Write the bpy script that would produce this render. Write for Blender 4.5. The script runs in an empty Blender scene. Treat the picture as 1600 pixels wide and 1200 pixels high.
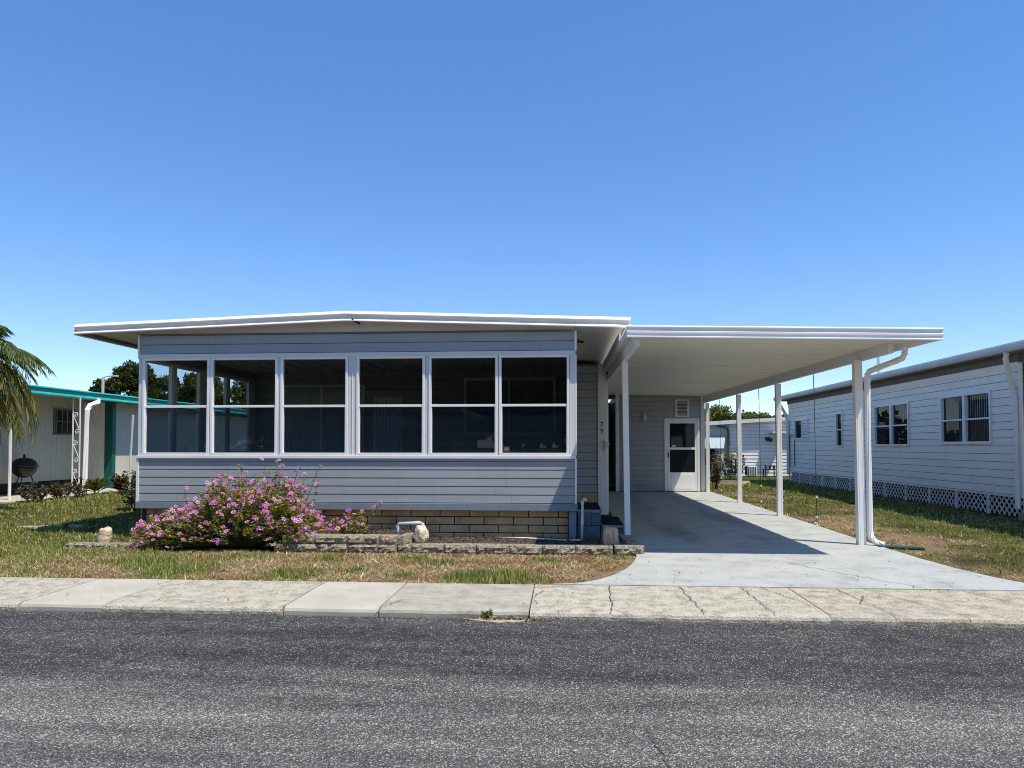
import bpy, math, random
import numpy as np
from mathutils import Vector, noise

random.seed(7); rng = np.random.default_rng(11)
SC = bpy.context.scene
COL = SC.collection
R = math.radians
V3 = Vector

# ------------------------------------------------------------------ materials
def new_mat(name):
    m = bpy.data.materials.new(name); m.use_nodes = True
    nt = m.node_tree; nt.nodes.clear()
    out = nt.nodes.new('ShaderNodeOutputMaterial')
    return m, nt, out

def N(nt, kind, **kw):
    n = nt.nodes.new(kind)
    for k, v in kw.items():
        if k in n.inputs: n.inputs[k].default_value = v
        else: setattr(n, k, v)
    return n

def ramp(nt, fac, stops):
    r = nt.nodes.new('ShaderNodeValToRGB')
    e = r.color_ramp.elements
    while len(e) < len(stops): e.new(0.5)
    for el, (p, c) in zip(e, stops):
        el.position = p; el.color = (*c, 1) if len(c) == 3 else c
    nt.links.new(fac, r.inputs['Fac'])
    return r

def coords(nt, scale=(1, 1, 1)):
    t = nt.nodes.new('ShaderNodeTexCoord')
    g = nt.nodes.new('ShaderNodeNewGeometry')
    m = nt.nodes.new('ShaderNodeMapping'); m.inputs['Scale'].default_value = scale
    nt.links.new(g.outputs['Position'], m.inputs['Vector'])
    return m.outputs['Vector']

def mixrgb(nt, fac, a, b, mode='MIX'):
    m = nt.nodes.new('ShaderNodeMix'); m.data_type = 'RGBA'; m.blend_type = mode
    for sock, v in ((m.inputs[0], fac), (m.inputs[6], a), (m.inputs[7], b)):
        if hasattr(v, 'is_linked') or hasattr(v, 'links'): nt.links.new(v, sock)
        elif isinstance(v, (int, float)): sock.default_value = v
        else: sock.default_value = (*v, 1)
    return m.outputs[2]

def bumped(nt, bsdf, height, strength=0.3, dist=0.01):
    b = nt.nodes.new('ShaderNodeBump'); b.inputs['Strength'].default_value = strength
    b.inputs['Distance'].default_value = dist
    nt.links.new(height, b.inputs['Height']); nt.links.new(b.outputs['Normal'], bsdf.inputs['Normal'])

def paint(name, col, rough=0.45, var=0.12, scale=3.0, dirt=None, stretch=(1, 1, 1), bump=0.05, metal=0.0, spec=0.4):
    """painted / coated surface with slight tone drift, fine grain and optional dirt"""
    m, nt, out = new_mat(name)
    p = N(nt, 'ShaderNodeBsdfPrincipled', Roughness=rough, Metallic=metal)
    p.inputs['Specular IOR Level'].default_value = spec
    v = coords(nt, stretch)
    n1 = N(nt, 'ShaderNodeTexNoise', Scale=scale, Detail=6.0, Roughness=0.6); nt.links.new(v, n1.inputs['Vector'])
    lo = tuple(c * (1 - var) for c in col); hi = tuple(min(1, c * (1 + var)) for c in col)
    r = ramp(nt, n1.outputs['Fac'], [(0.3, lo), (0.7, hi)])
    c = r.outputs['Color']
    if dirt:
        n2 = N(nt, 'ShaderNodeTexNoise', Scale=1.3, Detail=8.0, Roughness=0.7)
        v2 = coords(nt, (3, 3, .6)); nt.links.new(v2, n2.inputs['Vector'])
        r2 = ramp(nt, n2.outputs['Fac'], [(0.5, (0, 0, 0)), (0.8, (1, 1, 1))])
        mm = N(nt, 'ShaderNodeMath', operation='MULTIPLY'); mm.inputs[1].default_value = 0.45
        nt.links.new(r2.outputs['Color'], mm.inputs[0])
        c = mixrgb(nt, mm.outputs[0], c, dirt)
    nt.links.new(c, p.inputs['Base Color'])
    n3 = N(nt, 'ShaderNodeTexNoise', Scale=14.0, Detail=4.0); nt.links.new(v, n3.inputs['Vector'])
    if bump: bumped(nt, p, n3.outputs['Fac'], bump, 0.02)
    nt.links.new(p.outputs[0], out.inputs[0])
    return m

def rough_stone(name, stops, scale=6.0, fine=60.0, bump=0.6, dist=0.012, rough=0.9, stretch=(1, 1, 1), weight=.45):
    m, nt, out = new_mat(name)
    p = N(nt, 'ShaderNodeBsdfPrincipled', Roughness=rough)
    v = coords(nt, stretch)
    a = N(nt, 'ShaderNodeTexNoise', Scale=scale, Detail=8.0, Roughness=0.65); nt.links.new(v, a.inputs['Vector'])
    b = N(nt, 'ShaderNodeTexNoise', Scale=fine, Detail=4.0); nt.links.new(v, b.inputs['Vector'])
    s = N(nt, 'ShaderNodeMath', operation='MULTIPLY_ADD'); s.inputs[1].default_value = weight
    nt.links.new(b.outputs['Fac'], s.inputs[0]); nt.links.new(a.outputs['Fac'], s.inputs[2])
    r = ramp(nt, s.outputs[0], stops)
    nt.links.new(r.outputs['Color'], p.inputs['Base Color'])
    bumped(nt, p, s.outputs[0], bump, dist)
    nt.links.new(p.outputs[0], out.inputs[0])
    return m

def leafy(name, gloss=0.35, trans=0.35):
    """leaf tissue; own colour of every leaf comes from the mesh attribute"""
    m, nt, out = new_mat(name)
    a = N(nt, 'ShaderNodeAttribute', attribute_name='Col')
    p = N(nt, 'ShaderNodeBsdfPrincipled', Roughness=0.5); p.inputs['Specular IOR Level'].default_value = gloss
    t = N(nt, 'ShaderNodeBsdfTranslucent')
    br = N(nt, 'ShaderNodeMix', data_type='RGBA', blend_type='MULTIPLY'); br.inputs[0].default_value = 1
    br.inputs[7].default_value = (1.3, 1.4, 0.6, 1)
    nt.links.new(a.outputs['Color'], br.inputs[6]); nt.links.new(br.outputs[2], t.inputs['Color'])
    nt.links.new(a.outputs['Color'], p.inputs['Base Color'])
    mx = N(nt, 'ShaderNodeMixShader'); mx.inputs[0].default_value = trans
    nt.links.new(p.outputs[0], mx.inputs[1]); nt.links.new(t.outputs[0], mx.inputs[2])
    nt.links.new(mx.outputs[0], out.inputs[0])
    return m

def glass(name, tint, refl=1.6, mesh=None):
    m, nt, out = new_mat(name)
    f = N(nt, 'ShaderNodeFresnel', IOR=1.5)
    ge = nt.nodes.new('ShaderNodeNewGeometry')   # a pane is thin: the same mirror strength from both sides
    io = N(nt, 'ShaderNodeMapRange'); io.inputs[3].default_value = 1.5; io.inputs[4].default_value = 1 / 1.5
    nt.links.new(ge.outputs['Backfacing'], io.inputs[0]); nt.links.new(io.outputs[0], f.inputs['IOR'])
    k = N(nt, 'ShaderNodeMath', operation='MULTIPLY', use_clamp=True); k.inputs[1].default_value = refl
    nt.links.new(f.outputs[0], k.inputs[0])
    t = N(nt, 'ShaderNodeBsdfTransparent'); t.inputs[0].default_value = (*tint, 1)
    g = N(nt, 'ShaderNodeBsdfGlossy', Roughness=0.0)
    mx = N(nt, 'ShaderNodeMixShader')
    base = t.outputs[0]
    if mesh:   # insect screen fixed to the sash: a fine dark weave over part of the view
        d = N(nt, 'ShaderNodeBsdfDiffuse'); d.inputs[0].default_value = (*mesh, 1)
        m2 = N(nt, 'ShaderNodeMixShader'); m2.inputs[0].default_value = .40
        nt.links.new(t.outputs[0], m2.inputs[1]); nt.links.new(d.outputs[0], m2.inputs[2]); base = m2.outputs[0]
    nt.links.new(k.outputs[0], mx.inputs[0]); nt.links.new(base, mx.inputs[1]); nt.links.new(g.outputs[0], mx.inputs[2])
    nt.links.new(mx.outputs[0], out.inputs[0])
    return m

def asphalt():
    m, nt, out = new_mat('asphalt')
    p = N(nt, 'ShaderNodeBsdfPrincipled', Roughness=0.85); p.inputs['Specular IOR Level'].default_value = 0.25
    g = nt.nodes.new('ShaderNodeNewGeometry'); sep = nt.nodes.new('ShaderNodeSeparateXYZ')
    nt.links.new(g.outputs['Position'], sep.inputs[0])
    vo = N(nt, 'ShaderNodeTexVoronoi', Scale=140.0); nt.links.new(g.outputs['Position'], vo.inputs['Vector'])
    sp = nt.nodes.new('ShaderNodeSeparateColor'); nt.links.new(vo.outputs['Color'], sp.inputs[0])
    vo2 = N(nt, 'ShaderNodeTexVoronoi', Scale=280.0); nt.links.new(g.outputs['Position'], vo2.inputs['Vector'])
    sp2 = nt.nodes.new('ShaderNodeSeparateColor'); nt.links.new(vo2.outputs['Color'], sp2.inputs[0])
    big = N(nt, 'ShaderNodeTexNoise', Scale=0.9, Detail=5.0, Roughness=0.6)
    mp = nt.nodes.new('ShaderNodeMapping'); mp.inputs['Scale'].default_value = (0.35, 1.6, 1)
    nt.links.new(g.outputs['Position'], mp.inputs[0]); nt.links.new(mp.outputs[0], big.inputs['Vector'])
    mid = N(nt, 'ShaderNodeTexNoise', Scale=9.0, Detail=6.0, Roughness=0.7); nt.links.new(g.outputs['Position'], mid.inputs['Vector'])
    # worn strip: the seal coat has gone from the wheel lane (Y below about 4.3)
    a = N(nt, 'ShaderNodeMath', operation='MULTIPLY_ADD'); a.inputs[1].default_value = 1.6; nt.links.new(big.outputs['Fac'], a.inputs[0])
    a2 = N(nt, 'ShaderNodeMath', operation='SUBTRACT'); a2.inputs[0].default_value = 4.35; nt.links.new(sep.outputs['Y'], a2.inputs[1])
    nt.links.new(a2.outputs[0], a.inputs[2])
    w = N(nt, 'ShaderNodeMapRange', interpolation_type='SMOOTHSTEP'); w.inputs[1].default_value = 0.45; w.inputs[2].default_value = 1.15
    nt.links.new(a.outputs[0], w.inputs[0])
    # fraction of bare stones
    thr = N(nt, 'ShaderNodeMapRange'); nt.links.new(w.outputs[0], thr.inputs[0]); thr.inputs[3].default_value = 0.86; thr.inputs[4].default_value = 0.52
    md = N(nt, 'ShaderNodeMath', operation='MULTIPLY_ADD'); md.inputs[1].default_value = 0.5; md.inputs[2].default_value = -0.25; nt.links.new(mid.outputs['Fac'], md.inputs[0])
    s1 = N(nt, 'ShaderNodeMath', operation='ADD'); nt.links.new(sp.outputs[0], s1.inputs[0]); nt.links.new(md.outputs[0], s1.inputs[1])
    st = N(nt, 'ShaderNodeMath', operation='GREATER_THAN'); nt.links.new(s1.outputs[0], st.inputs[0]); nt.links.new(thr.outputs[0], st.inputs[1])
    s2 = N(nt, 'ShaderNodeMath', operation='ADD'); nt.links.new(sp2.outputs[0], s2.inputs[0]); nt.links.new(md.outputs[0], s2.inputs[1])
    st2 = N(nt, 'ShaderNodeMath', operation='GREATER_THAN'); nt.links.new(s2.outputs[0], st2.inputs[0]); nt.links.new(thr.outputs[0], st2.inputs[1])
    stone = ramp(nt, sp.outputs[1], [(0, (0.055, 0.052, 0.047)), (0.55, (0.17, 0.16, 0.14)), (1, (0.50, 0.47, 0.41))])
    base = mixrgb(nt, w.outputs[0], (0.024, 0.023, 0.0225), (0.034, 0.032, 0.029))
    bb = mixrgb(nt, mid.outputs['Fac'], base, (0.044, 0.043, 0.041))
    c = mixrgb(nt, st2.outputs[0], bb, (0.16, 0.15, 0.135)); c = mixrgb(nt, st.outputs[0], c, stone.outputs['Color'])
    # drifts of wear and dust drawn out along the driving direction
    ms = nt.nodes.new('ShaderNodeMapping'); ms.inputs['Scale'].default_value = (0.22, 2.2, 1); nt.links.new(g.outputs['Position'], ms.inputs[0])
    ns = N(nt, 'ShaderNodeTexNoise', Scale=1.6, Detail=6.0, Roughness=0.65); nt.links.new(ms.outputs[0], ns.inputs['Vector'])
    rs = ramp(nt, ns.outputs['Fac'], [(0.3, (.62, .62, .64)), (0.5, (1, 1, 1)), (0.72, (1.45, 1.43, 1.38))])
    c = mixrgb(nt, 1.0, c, rs.outputs['Color'], 'MULTIPLY')
    pa = N(nt, 'ShaderNodeTexNoise', Scale=0.55, Detail=3.0); nt.links.new(g.outputs['Position'], pa.inputs['Vector'])
    rp = ramp(nt, pa.outputs['Fac'], [(0.60, (1, 1, 1)), (0.70, (.66, .66, .67))])
    c = mixrgb(nt, 1.0, c, rp.outputs['Color'], 'MULTIPLY')
    nt.links.new(c, p.inputs['Base Color'])
    bumped(nt, p, vo.outputs['Distance'], 0.7, 0.01)
    nt.links.new(p.outputs[0], out.inputs[0])
    return m

M = {}
M['siding'] = paint('grey_siding', (0.335, 0.350, 0.358), 0.5, 0.07, 2.0, stretch=(.4, .4, 5), bump=0.06, dirt=(0.25, 0.25, 0.24))
M['trim_blue'] = paint('blue_grey_board', (0.20, 0.23, 0.26), 0.5, 0.1, 4.0)
M['white'] = paint('white_aluminium', (0.80, 0.775, 0.74), 0.4, 0.05, 2.0, dirt=(0.56, 0.53, 0.47))
M['white_clean'] = paint('white_enamel', (0.84, 0.82, 0.79), 0.38, 0.04, 2.0)
M['grey_trim'] = paint('light_grey_trim', (0.68, 0.655, 0.63), 0.45, 0.06, 3.0)
M['soffit'] = paint('cream_soffit', (0.60, 0.56, 0.50), 0.6, 0.06, 1.2, dirt=(0.42, 0.37, 0.3))
M['cp_soffit'] = paint('carport_pan', (0.74, 0.72, 0.65), 0.5, 0.05, 0.8, dirt=(0.60, 0.55, 0.45), stretch=(1, 4, 1))
M['roofing'] = paint('white_roof_coating', (0.7, 0.7, 0.7), 0.6, 0.06)
M['glass'] = glass('window_glass', (0.78, 0.81, 0.81), 1.0)
M['glass_dark'] = glass('screened_glass', (0.60, 0.64, 0.68), .6, (0.012, 0.020, 0.030))
M['glass_nb'] = glass('dark_glass', (0.82, 0.86, 0.86), .6)
M['glass_scr'] = glass('insect_screen', (0.45, 0.5, 0.52), .35, (0.03, 0.038, 0.05))
M['block'] = rough_stone('tan_block', [(0.42, (0.17, 0.10, 0.04)), (0.62, (0.42, 0.275, 0.125)), (0.9, (0.56, 0.395, 0.20))], 5, 50, 0.6, 0.01)
M['joint'] = rough_stone('dark_joint', [(0.4, (0.02, 0.017, 0.014)), (0.9, (0.05, 0.04, 0.035))], 20, 90)
M['edging'] = rough_stone('split_face_block', [(0.52, (0.045, 0.034, 0.024)), (0.70, (0.26, 0.21, 0.145)), (0.95, (0.56, 0.48, 0.35))], 20, 55, 1.0, 0.06, weight=.6)
M['rock'] = rough_stone('ochre_rock', [(0.4, (0.22, 0.12, 0.06)), (0.58, (0.50, 0.36, 0.20)), (0.72, (0.66, 0.55, 0.40)), (0.95, (0.75, 0.68, 0.55))], 9, 45, 1.0, 0.03)
M['rock_band'] = rough_stone('banded_rock', [(0.45, (0.26, 0.13, 0.05)), (0.62, (0.52, 0.34, 0.17)), (0.85, (0.66, 0.54, 0.37))], 7, 30, 0.8, 0.02, stretch=(.6, .6, 5))
M['wood_rock'] = rough_stone('petrified_wood', [(0.45, (0.16, 0.09, 0.045)), (0.64, (0.46, 0.31, 0.18)), (0.85, (0.66, 0.54, 0.38))], 9, 40, 1.0, 0.02, stretch=(5, 5, .5))
M['conc_rough'] = rough_stone('old_concrete', [(0.53, (0.11, 0.097, 0.07)), (0.75, (0.285, 0.255, 0.19)), (1.0, (0.49, 0.445, 0.345))], 7, 60, 1.0, 0.012, weight=.8)
M['conc_tan'] = rough_stone('old_tan_concrete', [(0.52, (0.12, 0.102, 0.072)), (0.74, (0.295, 0.253, 0.182)), (0.98, (0.48, 0.425, 0.32))], 6, 60, .8, 0.012, weight=.7)
M['conc_new'] = rough_stone('smooth_concrete', [(0.40, (0.34, 0.31, 0.24)), (0.70, (0.425, 0.39, 0.31)), (0.9, (0.48, 0.445, 0.365))], 2.2, 60, 0.2, 0.004)
M['conc_mid'] = rough_stone('worn_concrete', [(0.44, (0.17, 0.155, 0.12)), (0.68, (0.31, 0.285, 0.225)), (0.92, (0.42, 0.39, 0.315))], 4, 60, 0.5, 0.01, weight=.55)
M['drive0'] = rough_stone('painted_concrete', [(0.50, (0.26, 0.27, 0.25)), (0.70, (0.395, 0.40, 0.365)), (0.9, (0.45, 0.45, 0.41))], 2.2, 26, 0.15, 0.004, rough=0.7)
M['gap'] = paint('lap_gap', (0.085, 0.09, 0.098), 0.9, 0.2)
def stained_drive():
    """the painted slab with old tyre lanes and drips down its length"""
    m = M['drive0']; nt = m.node_tree
    p = [n for n in nt.nodes if n.type == 'BSDF_PRINCIPLED'][0]; src = p.inputs['Base Color'].links[0].from_socket
    g = nt.nodes.new('ShaderNodeNewGeometry'); mp = nt.nodes.new('ShaderNodeMapping'); mp.inputs['Scale'].default_value = (1.5, .35, 1); nt.links.new(g.outputs['Position'], mp.inputs[0])
    n = N(nt, 'ShaderNodeTexNoise', Scale=1.1, Detail=5.0, Roughness=.6); nt.links.new(mp.outputs[0], n.inputs['Vector'])
    sep = nt.nodes.new('ShaderNodeSeparateXYZ'); nt.links.new(g.outputs['Position'], sep.inputs[0])
    lane = None
    for x0 in (1.75, 3.0):
        d = N(nt, 'ShaderNodeMath', operation='SUBTRACT'); d.inputs[1].default_value = x0; nt.links.new(sep.outputs['X'], d.inputs[0])
        ab = N(nt, 'ShaderNodeMath', operation='ABSOLUTE'); nt.links.new(d.outputs[0], ab.inputs[0])
        r = N(nt, 'ShaderNodeMapRange', interpolation_type='SMOOTHSTEP'); r.inputs[1].default_value = .45; r.inputs[2].default_value = .05; nt.links.new(ab.outputs[0], r.inputs[0])
        if lane is None: lane = r.outputs[0]
        else:
            q = N(nt, 'ShaderNodeMath', operation='MAXIMUM'); nt.links.new(lane, q.inputs[0]); nt.links.new(r.outputs[0], q.inputs[1]); lane = q.outputs[0]
    y = N(nt, 'ShaderNodeMapRange', interpolation_type='SMOOTHSTEP'); y.inputs[1].default_value = 9.0; y.inputs[2].default_value = 11.5; nt.links.new(sep.outputs['Y'], y.inputs[0])
    nn = N(nt, 'ShaderNodeMapRange', interpolation_type='SMOOTHSTEP'); nn.inputs[1].default_value = .38; nn.inputs[2].default_value = .68; nt.links.new(n.outputs['Fac'], nn.inputs[0])
    a_ = N(nt, 'ShaderNodeMath', operation='MULTIPLY'); nt.links.new(lane, a_.inputs[0]); nt.links.new(nn.outputs[0], a_.inputs[1])
    b_ = N(nt, 'ShaderNodeMath', operation='MULTIPLY'); nt.links.new(a_.outputs[0], b_.inputs[0]); nt.links.new(y.outputs[0], b_.inputs[1])
    c_ = N(nt, 'ShaderNodeMath', operation='MULTIPLY'); c_.inputs[1].default_value = .6; nt.links.new(b_.outputs[0], c_.inputs[0])
    nt.links.new(mixrgb(nt, c_.outputs[0], src, (.10, .10, .095)), p.inputs['Base Color'])
    return m
M['drive'] = stained_drive()
M['crack'] = paint('crack', (0.075, 0.07, 0.062), 0.95, 0.2)
M['asphalt'] = asphalt()
M['soil'] = rough_stone('mulch_soil', [(0.4, (0.02, 0.014, 0.01)), (0.65, (0.06, 0.042, 0.03)), (0.9, (0.14, 0.10, 0.07))], 12, 70, 1.0, 0.03)
M['leaf'] = leafy('leaf'); M['grass'] = leafy('grass_blade', 0.15, 0.25); M['petal'] = leafy('petal', 0.1, 0.2)
M['stem'] = paint('stem', (0.10, 0.085, 0.04), 0.8, 0.3, 20)
M['bark'] = rough_stone('bark', [(0.4, (0.05, 0.038, 0.028)), (0.8, (0.17, 0.13, 0.1))], 6, 40, 1, .03, stretch=(3, 3, .6))
M['black'] = paint('black_enamel', (0.012, 0.012, 0.013), 0.35, 0.2)
M['rubber'] = paint('black_rubber_mat', (0.014, 0.014, 0.015), 0.95, 0.3, 30, bump=.3, spec=.1)
M['dark'] = paint('dark_interior', (0.03, 0.03, 0.032), 0.9, 0.2)
M['teal'] = paint('teal_paint', (0.025, 0.36, 0.30), 0.4, 0.08)
M['teal_shaded'] = paint('shaded_teal_paint', (0.008, 0.11, 0.085), 0.45, 0.1)  # corner post's teal, with the roof's shade put into the base colour
M['nb_wall'] = paint('cream_panel', (0.56, 0.55, 0.46), 0.55, 0.05, 2, stretch=(3, 3, .4))
M['nb_white'] = paint('white_lap_siding', (0.88, 0.83, 0.75), 0.5, 0.05, 2, stretch=(.4, .4, 4), dirt=(0.72, 0.67, 0.58))
M['lattice'] = paint('lattice', (0.80, 0.75, 0.72), 0.6, 0.08)
M['brown'] = paint('brown_soffit', (0.17, 0.14, 0.12), 0.8, 0.2, 6)
M['gutter'] = paint('galvanised_gutter', (0.50, 0.52, 0.52), 0.45, 0.08, 2, dirt=(.35, .36, .36))
M['curtain'] = paint('grey_curtain', (0.50, 0.55, 0.53), 0.9, 0.1, 6, stretch=(8, 8, .3))
M['blind'] = paint('vertical_blind', (0.82, 0.85, 0.82), 0.7, 0.1, 6)
M['carpet'] = paint('dark_carpet', (0.06, 0.07, 0.09), 0.95, 0.2, 30)
M['inner'] = paint('sunroom_lining', (0.27, 0.29, 0.285), 0.7, 0.1)
M['ceil'] = paint('sunroom_ceiling', (0.60, 0.58, 0.50), 0.6, 0.08, 2, stretch=(1, 6, 1))
M['pvc'] = paint('pvc', (0.70, 0.69, 0.66), 0.4, 0.08, 6, dirt=(.4, .36, .3))
M['green_mat'] = paint('green_vinyl', (0.012, 0.06, 0.04), 0.4, 0.2, 8)
M['pole_metal'] = paint('lamp_pole', (0.5, 0.5, 0.5), 0.4, 0.05)
M['aw'] = paint('awning_metal', (0.36, 0.42, 0.44), 0.5, 0.15, 8, stretch=(6, 1, 1))
M['plank'] = paint('pale_timber', (0.55, 0.46, 0.30), 0.8, 0.15, 8)
M['pink'] = paint('pink_roof', (0.50, 0.27, 0.20), 0.8, 0.12)
M['step_blue'] = rough_stone('blue_block', [(0.4, (0.06, 0.075, 0.10)), (0.8, (0.13, 0.155, 0.20))], 6, 60, .5, .008)

# ------------------------------------------------------------------ mesh helpers
class MB:
    def __init__(s): s.v = []; s.f = []; s.mi = []; s.m = 0
    def add(s, vs, fs):
        o = len(s.v); s.v += [tuple(p) for p in vs]
        for f in fs: s.f.append([i + o for i in f]); s.mi.append(s.m)
        return s
    def box(s, x0, x1, y0, y1, z0, z1):
        return s.add([(x0, y0, z0), (x1, y0, z0), (x1, y1, z0), (x0, y1, z0), (x0, y0, z1), (x1, y0, z1), (x1, y1, z1), (x0, y1, z1)],
                     [(0, 3, 2, 1), (4, 5, 6, 7), (0, 1, 5, 4), (1, 2, 6, 5), (2, 3, 7, 6), (3, 0, 4, 7)])
    def hexa(s, p): return s.add(p, [(0, 3, 2, 1), (4, 5, 6, 7), (0, 1, 5, 4), (1, 2, 6, 5), (2, 3, 7, 6), (3, 0, 4, 7)])
    def quad(s, a, b, c, d): return s.add([a, b, c, d], [(0, 1, 2, 3)])
    def tube(s, pts, r, n=8, cap=True):
        pts = [V3(p) for p in pts]; rr = r if isinstance(r, (list, tuple)) else [r] * len(pts)
        ring = []; up = None
        for i, p in enumerate(pts):
            t = (pts[min(i + 1, len(pts) - 1)] - pts[max(i - 1, 0)])
            if t.length < 1e-9: t = V3((0, 0, 1))
            t.normalize()
            if up is None: up = V3((1, 0, 0)) if abs(t.x) < .8 else V3((0, 1, 0))
            a = t.cross(up); 
            if a.length < 1e-6: a = t.cross(V3((0, 1, 0)))
            a.normalize(); b = t.cross(a).normalized(); up = b.cross(t) * 1.0
            up = a.cross(t) if up.length < 1e-6 else up
            ring.append([p + (a * math.cos(2 * math.pi * k / n + math.pi / n) + b * math.sin(2 * math.pi * k / n + math.pi / n)) * rr[i] for k in range(n)])
        vs = [q for g in ring for q in g]; fs = []
        for i in range(len(pts) - 1):
            for k in range(n):
                fs.append((i * n + k, i * n + (k + 1) % n, (i + 1) * n + (k + 1) % n, (i + 1) * n + k))
        if cap: fs.append(tuple(range(n - 1, -1, -1))); fs.append(tuple((len(pts) - 1) * n + k for k in range(n)))
        return s.add(vs, fs)
    def prism(s, poly, axis, a, b):
        """poly of 2D points; axis 'x': (y,z); 'y': (x,z); 'z': (x,y)"""
        def P(q, t): return {'x': (t, q[0], q[1]), 'y': (q[0], t, q[1]), 'z': (q[0], q[1], t)}[axis]
        n = len(poly); vs = [P(q, a) for q in poly] + [P(q, b) for q in poly]
        fs = [tuple(range(n)), tuple(range(2 * n - 1, n - 1, -1))]
        fs += [(i, n + i, n + (i + 1) % n, (i + 1) % n) for i in range(n)]
        return s.add(vs, fs)
    def lathe(s, c, prof, n=20):
        vs = []; fs = []
        for (r, z) in prof:
            vs += [(c[0] + r * math.cos(2 * math.pi * k / n), c[1] + r * math.sin(2 * math.pi * k / n), c[2] + z) for k in range(n)]
        for i in range(len(prof) - 1):
            for k in range(n): fs.append((i * n + k, i * n + (k + 1) % n, (i + 1) * n + (k + 1) % n, (i + 1) * n + k))
        fs.append(tuple(range(n - 1, -1, -1))); fs.append(tuple((len(prof) - 1) * n + k for k in range(n)))
        return s.add(vs, fs)
    def build(s, name, mat, parent=None, bevel=0, smooth=False):
        me = bpy.data.meshes.new(name); me.from_pydata(s.v, [], s.f); me.update()
        mats = list(mat) if isinstance(mat, (list, tuple)) else [mat]
        if len(mats) == 1 and 1 in s.mi: mats.append('gap')
        for m in mats: me.materials.append(M[m] if isinstance(m, str) else m)
        if len(mats) > 1: me.polygons.foreach_set('material_index', s.mi)
        import bmesh
        b = bmesh.new(); b.from_mesh(me); bmesh.ops.recalc_face_normals(b, faces=b.faces); b.to_mesh(me); b.free()
        if smooth: me.polygons.foreach_set('use_smooth', [True] * len(me.polygons))
        o = bpy.data.objects.new(name, me); COL.objects.link(o)
        if parent: attach(o, parent)
        if bevel:
            md = o.modifiers.new('bevel', 'BEVEL'); md.width = bevel; md.segments = 2; md.limit_method = 'ANGLE'; md.angle_limit = R(40)
        return o

def attach(o, parent):
    o.parent = parent
    w = V3(parent.location); p = parent.parent
    while p: w += p.location; p = p.parent
    if parent.type == 'EMPTY': o.location = -w
    return o

def thing(name, loc, label, cat, group=None):
    e = bpy.data.objects.new(name, None); COL.objects.link(e); e.location = loc; e.empty_display_size = .2
    e['label'] = label; e['category'] = cat
    if group: e['group'] = group
    return e
def tag(o, label, cat, group=None):
    o['label'] = label; o['category'] = cat
    if group: o['group'] = group
    return o
def struct(o, kind='structure'): o['kind'] = kind; return o

def np_mesh(name, V, F, cols=None, mat=None, parent=None):
    V = np.asarray(V, np.float32); F = np.asarray(F, np.int32); k = F.shape[1]
    me = bpy.data.meshes.new(name)
    me.vertices.add(len(V)); me.vertices.foreach_set('co', V.ravel())
    me.loops.add(F.size); me.loops.foreach_set('vertex_index', F.ravel())
    me.polygons.add(len(F)); me.polygons.foreach_set('loop_start', np.arange(len(F), dtype=np.int32) * k)
    me.polygons.foreach_set('loop_total', np.full(len(F), k, np.int32))
    me.update(calc_edges=True)
    if cols is not None:
        a = me.attributes.new('Col', 'FLOAT_COLOR', 'POINT')
        a.data.foreach_set('color', np.c_[np.asarray(cols, np.float32), np.ones(len(V), np.float32)].ravel())
    if mat: me.materials.append(M[mat])
    o = bpy.data.objects.new(name, me); COL.objects.link(o)
    if parent: attach(o, parent)
    return o

def unit(a): return a / np.maximum(np.linalg.norm(a, axis=1, keepdims=True), 1e-9)

def leaves(C, D, L, W, colors, fold=0.25, droop=0.0):
    """N leaf blades: base C, axis D, length L, width W -> verts, tri faces, per-vertex colour"""
    n = len(C); D = unit(D); up = unit(rng.normal(size=(n, 3)) * .6 + np.array([0, 0, 1.]))
    S = unit(np.cross(D, up)); U = np.cross(S, D)
    L = np.asarray(L).reshape(-1, 1); W = np.asarray(W).reshape(-1, 1)
    mid = C + D * L * .55
    tip = C + D * L - np.array([0, 0, 1.]) * droop * L
    a = mid + S * W * .5 + U * W * fold; b = mid - S * W * .5 + U * W * fold
    Vt = np.stack([C, a, tip, b], 1).reshape(-1, 3)
    i = np.arange(n)[:, None] * 4
    F = np.concatenate([i + np.array([[0, 1, 2]]), i + np.array([[0, 2, 3]])], 0)
    return Vt, F, np.repeat(colors, 4, 0)

def pick(pal, n, jit=0.15):
    pal = np.array(pal); c = pal[rng.integers(0, len(pal), n)]
    return np.clip(c * (1 + rng.normal(size=(n, 1)) * jit), 0.004, 1)

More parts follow.
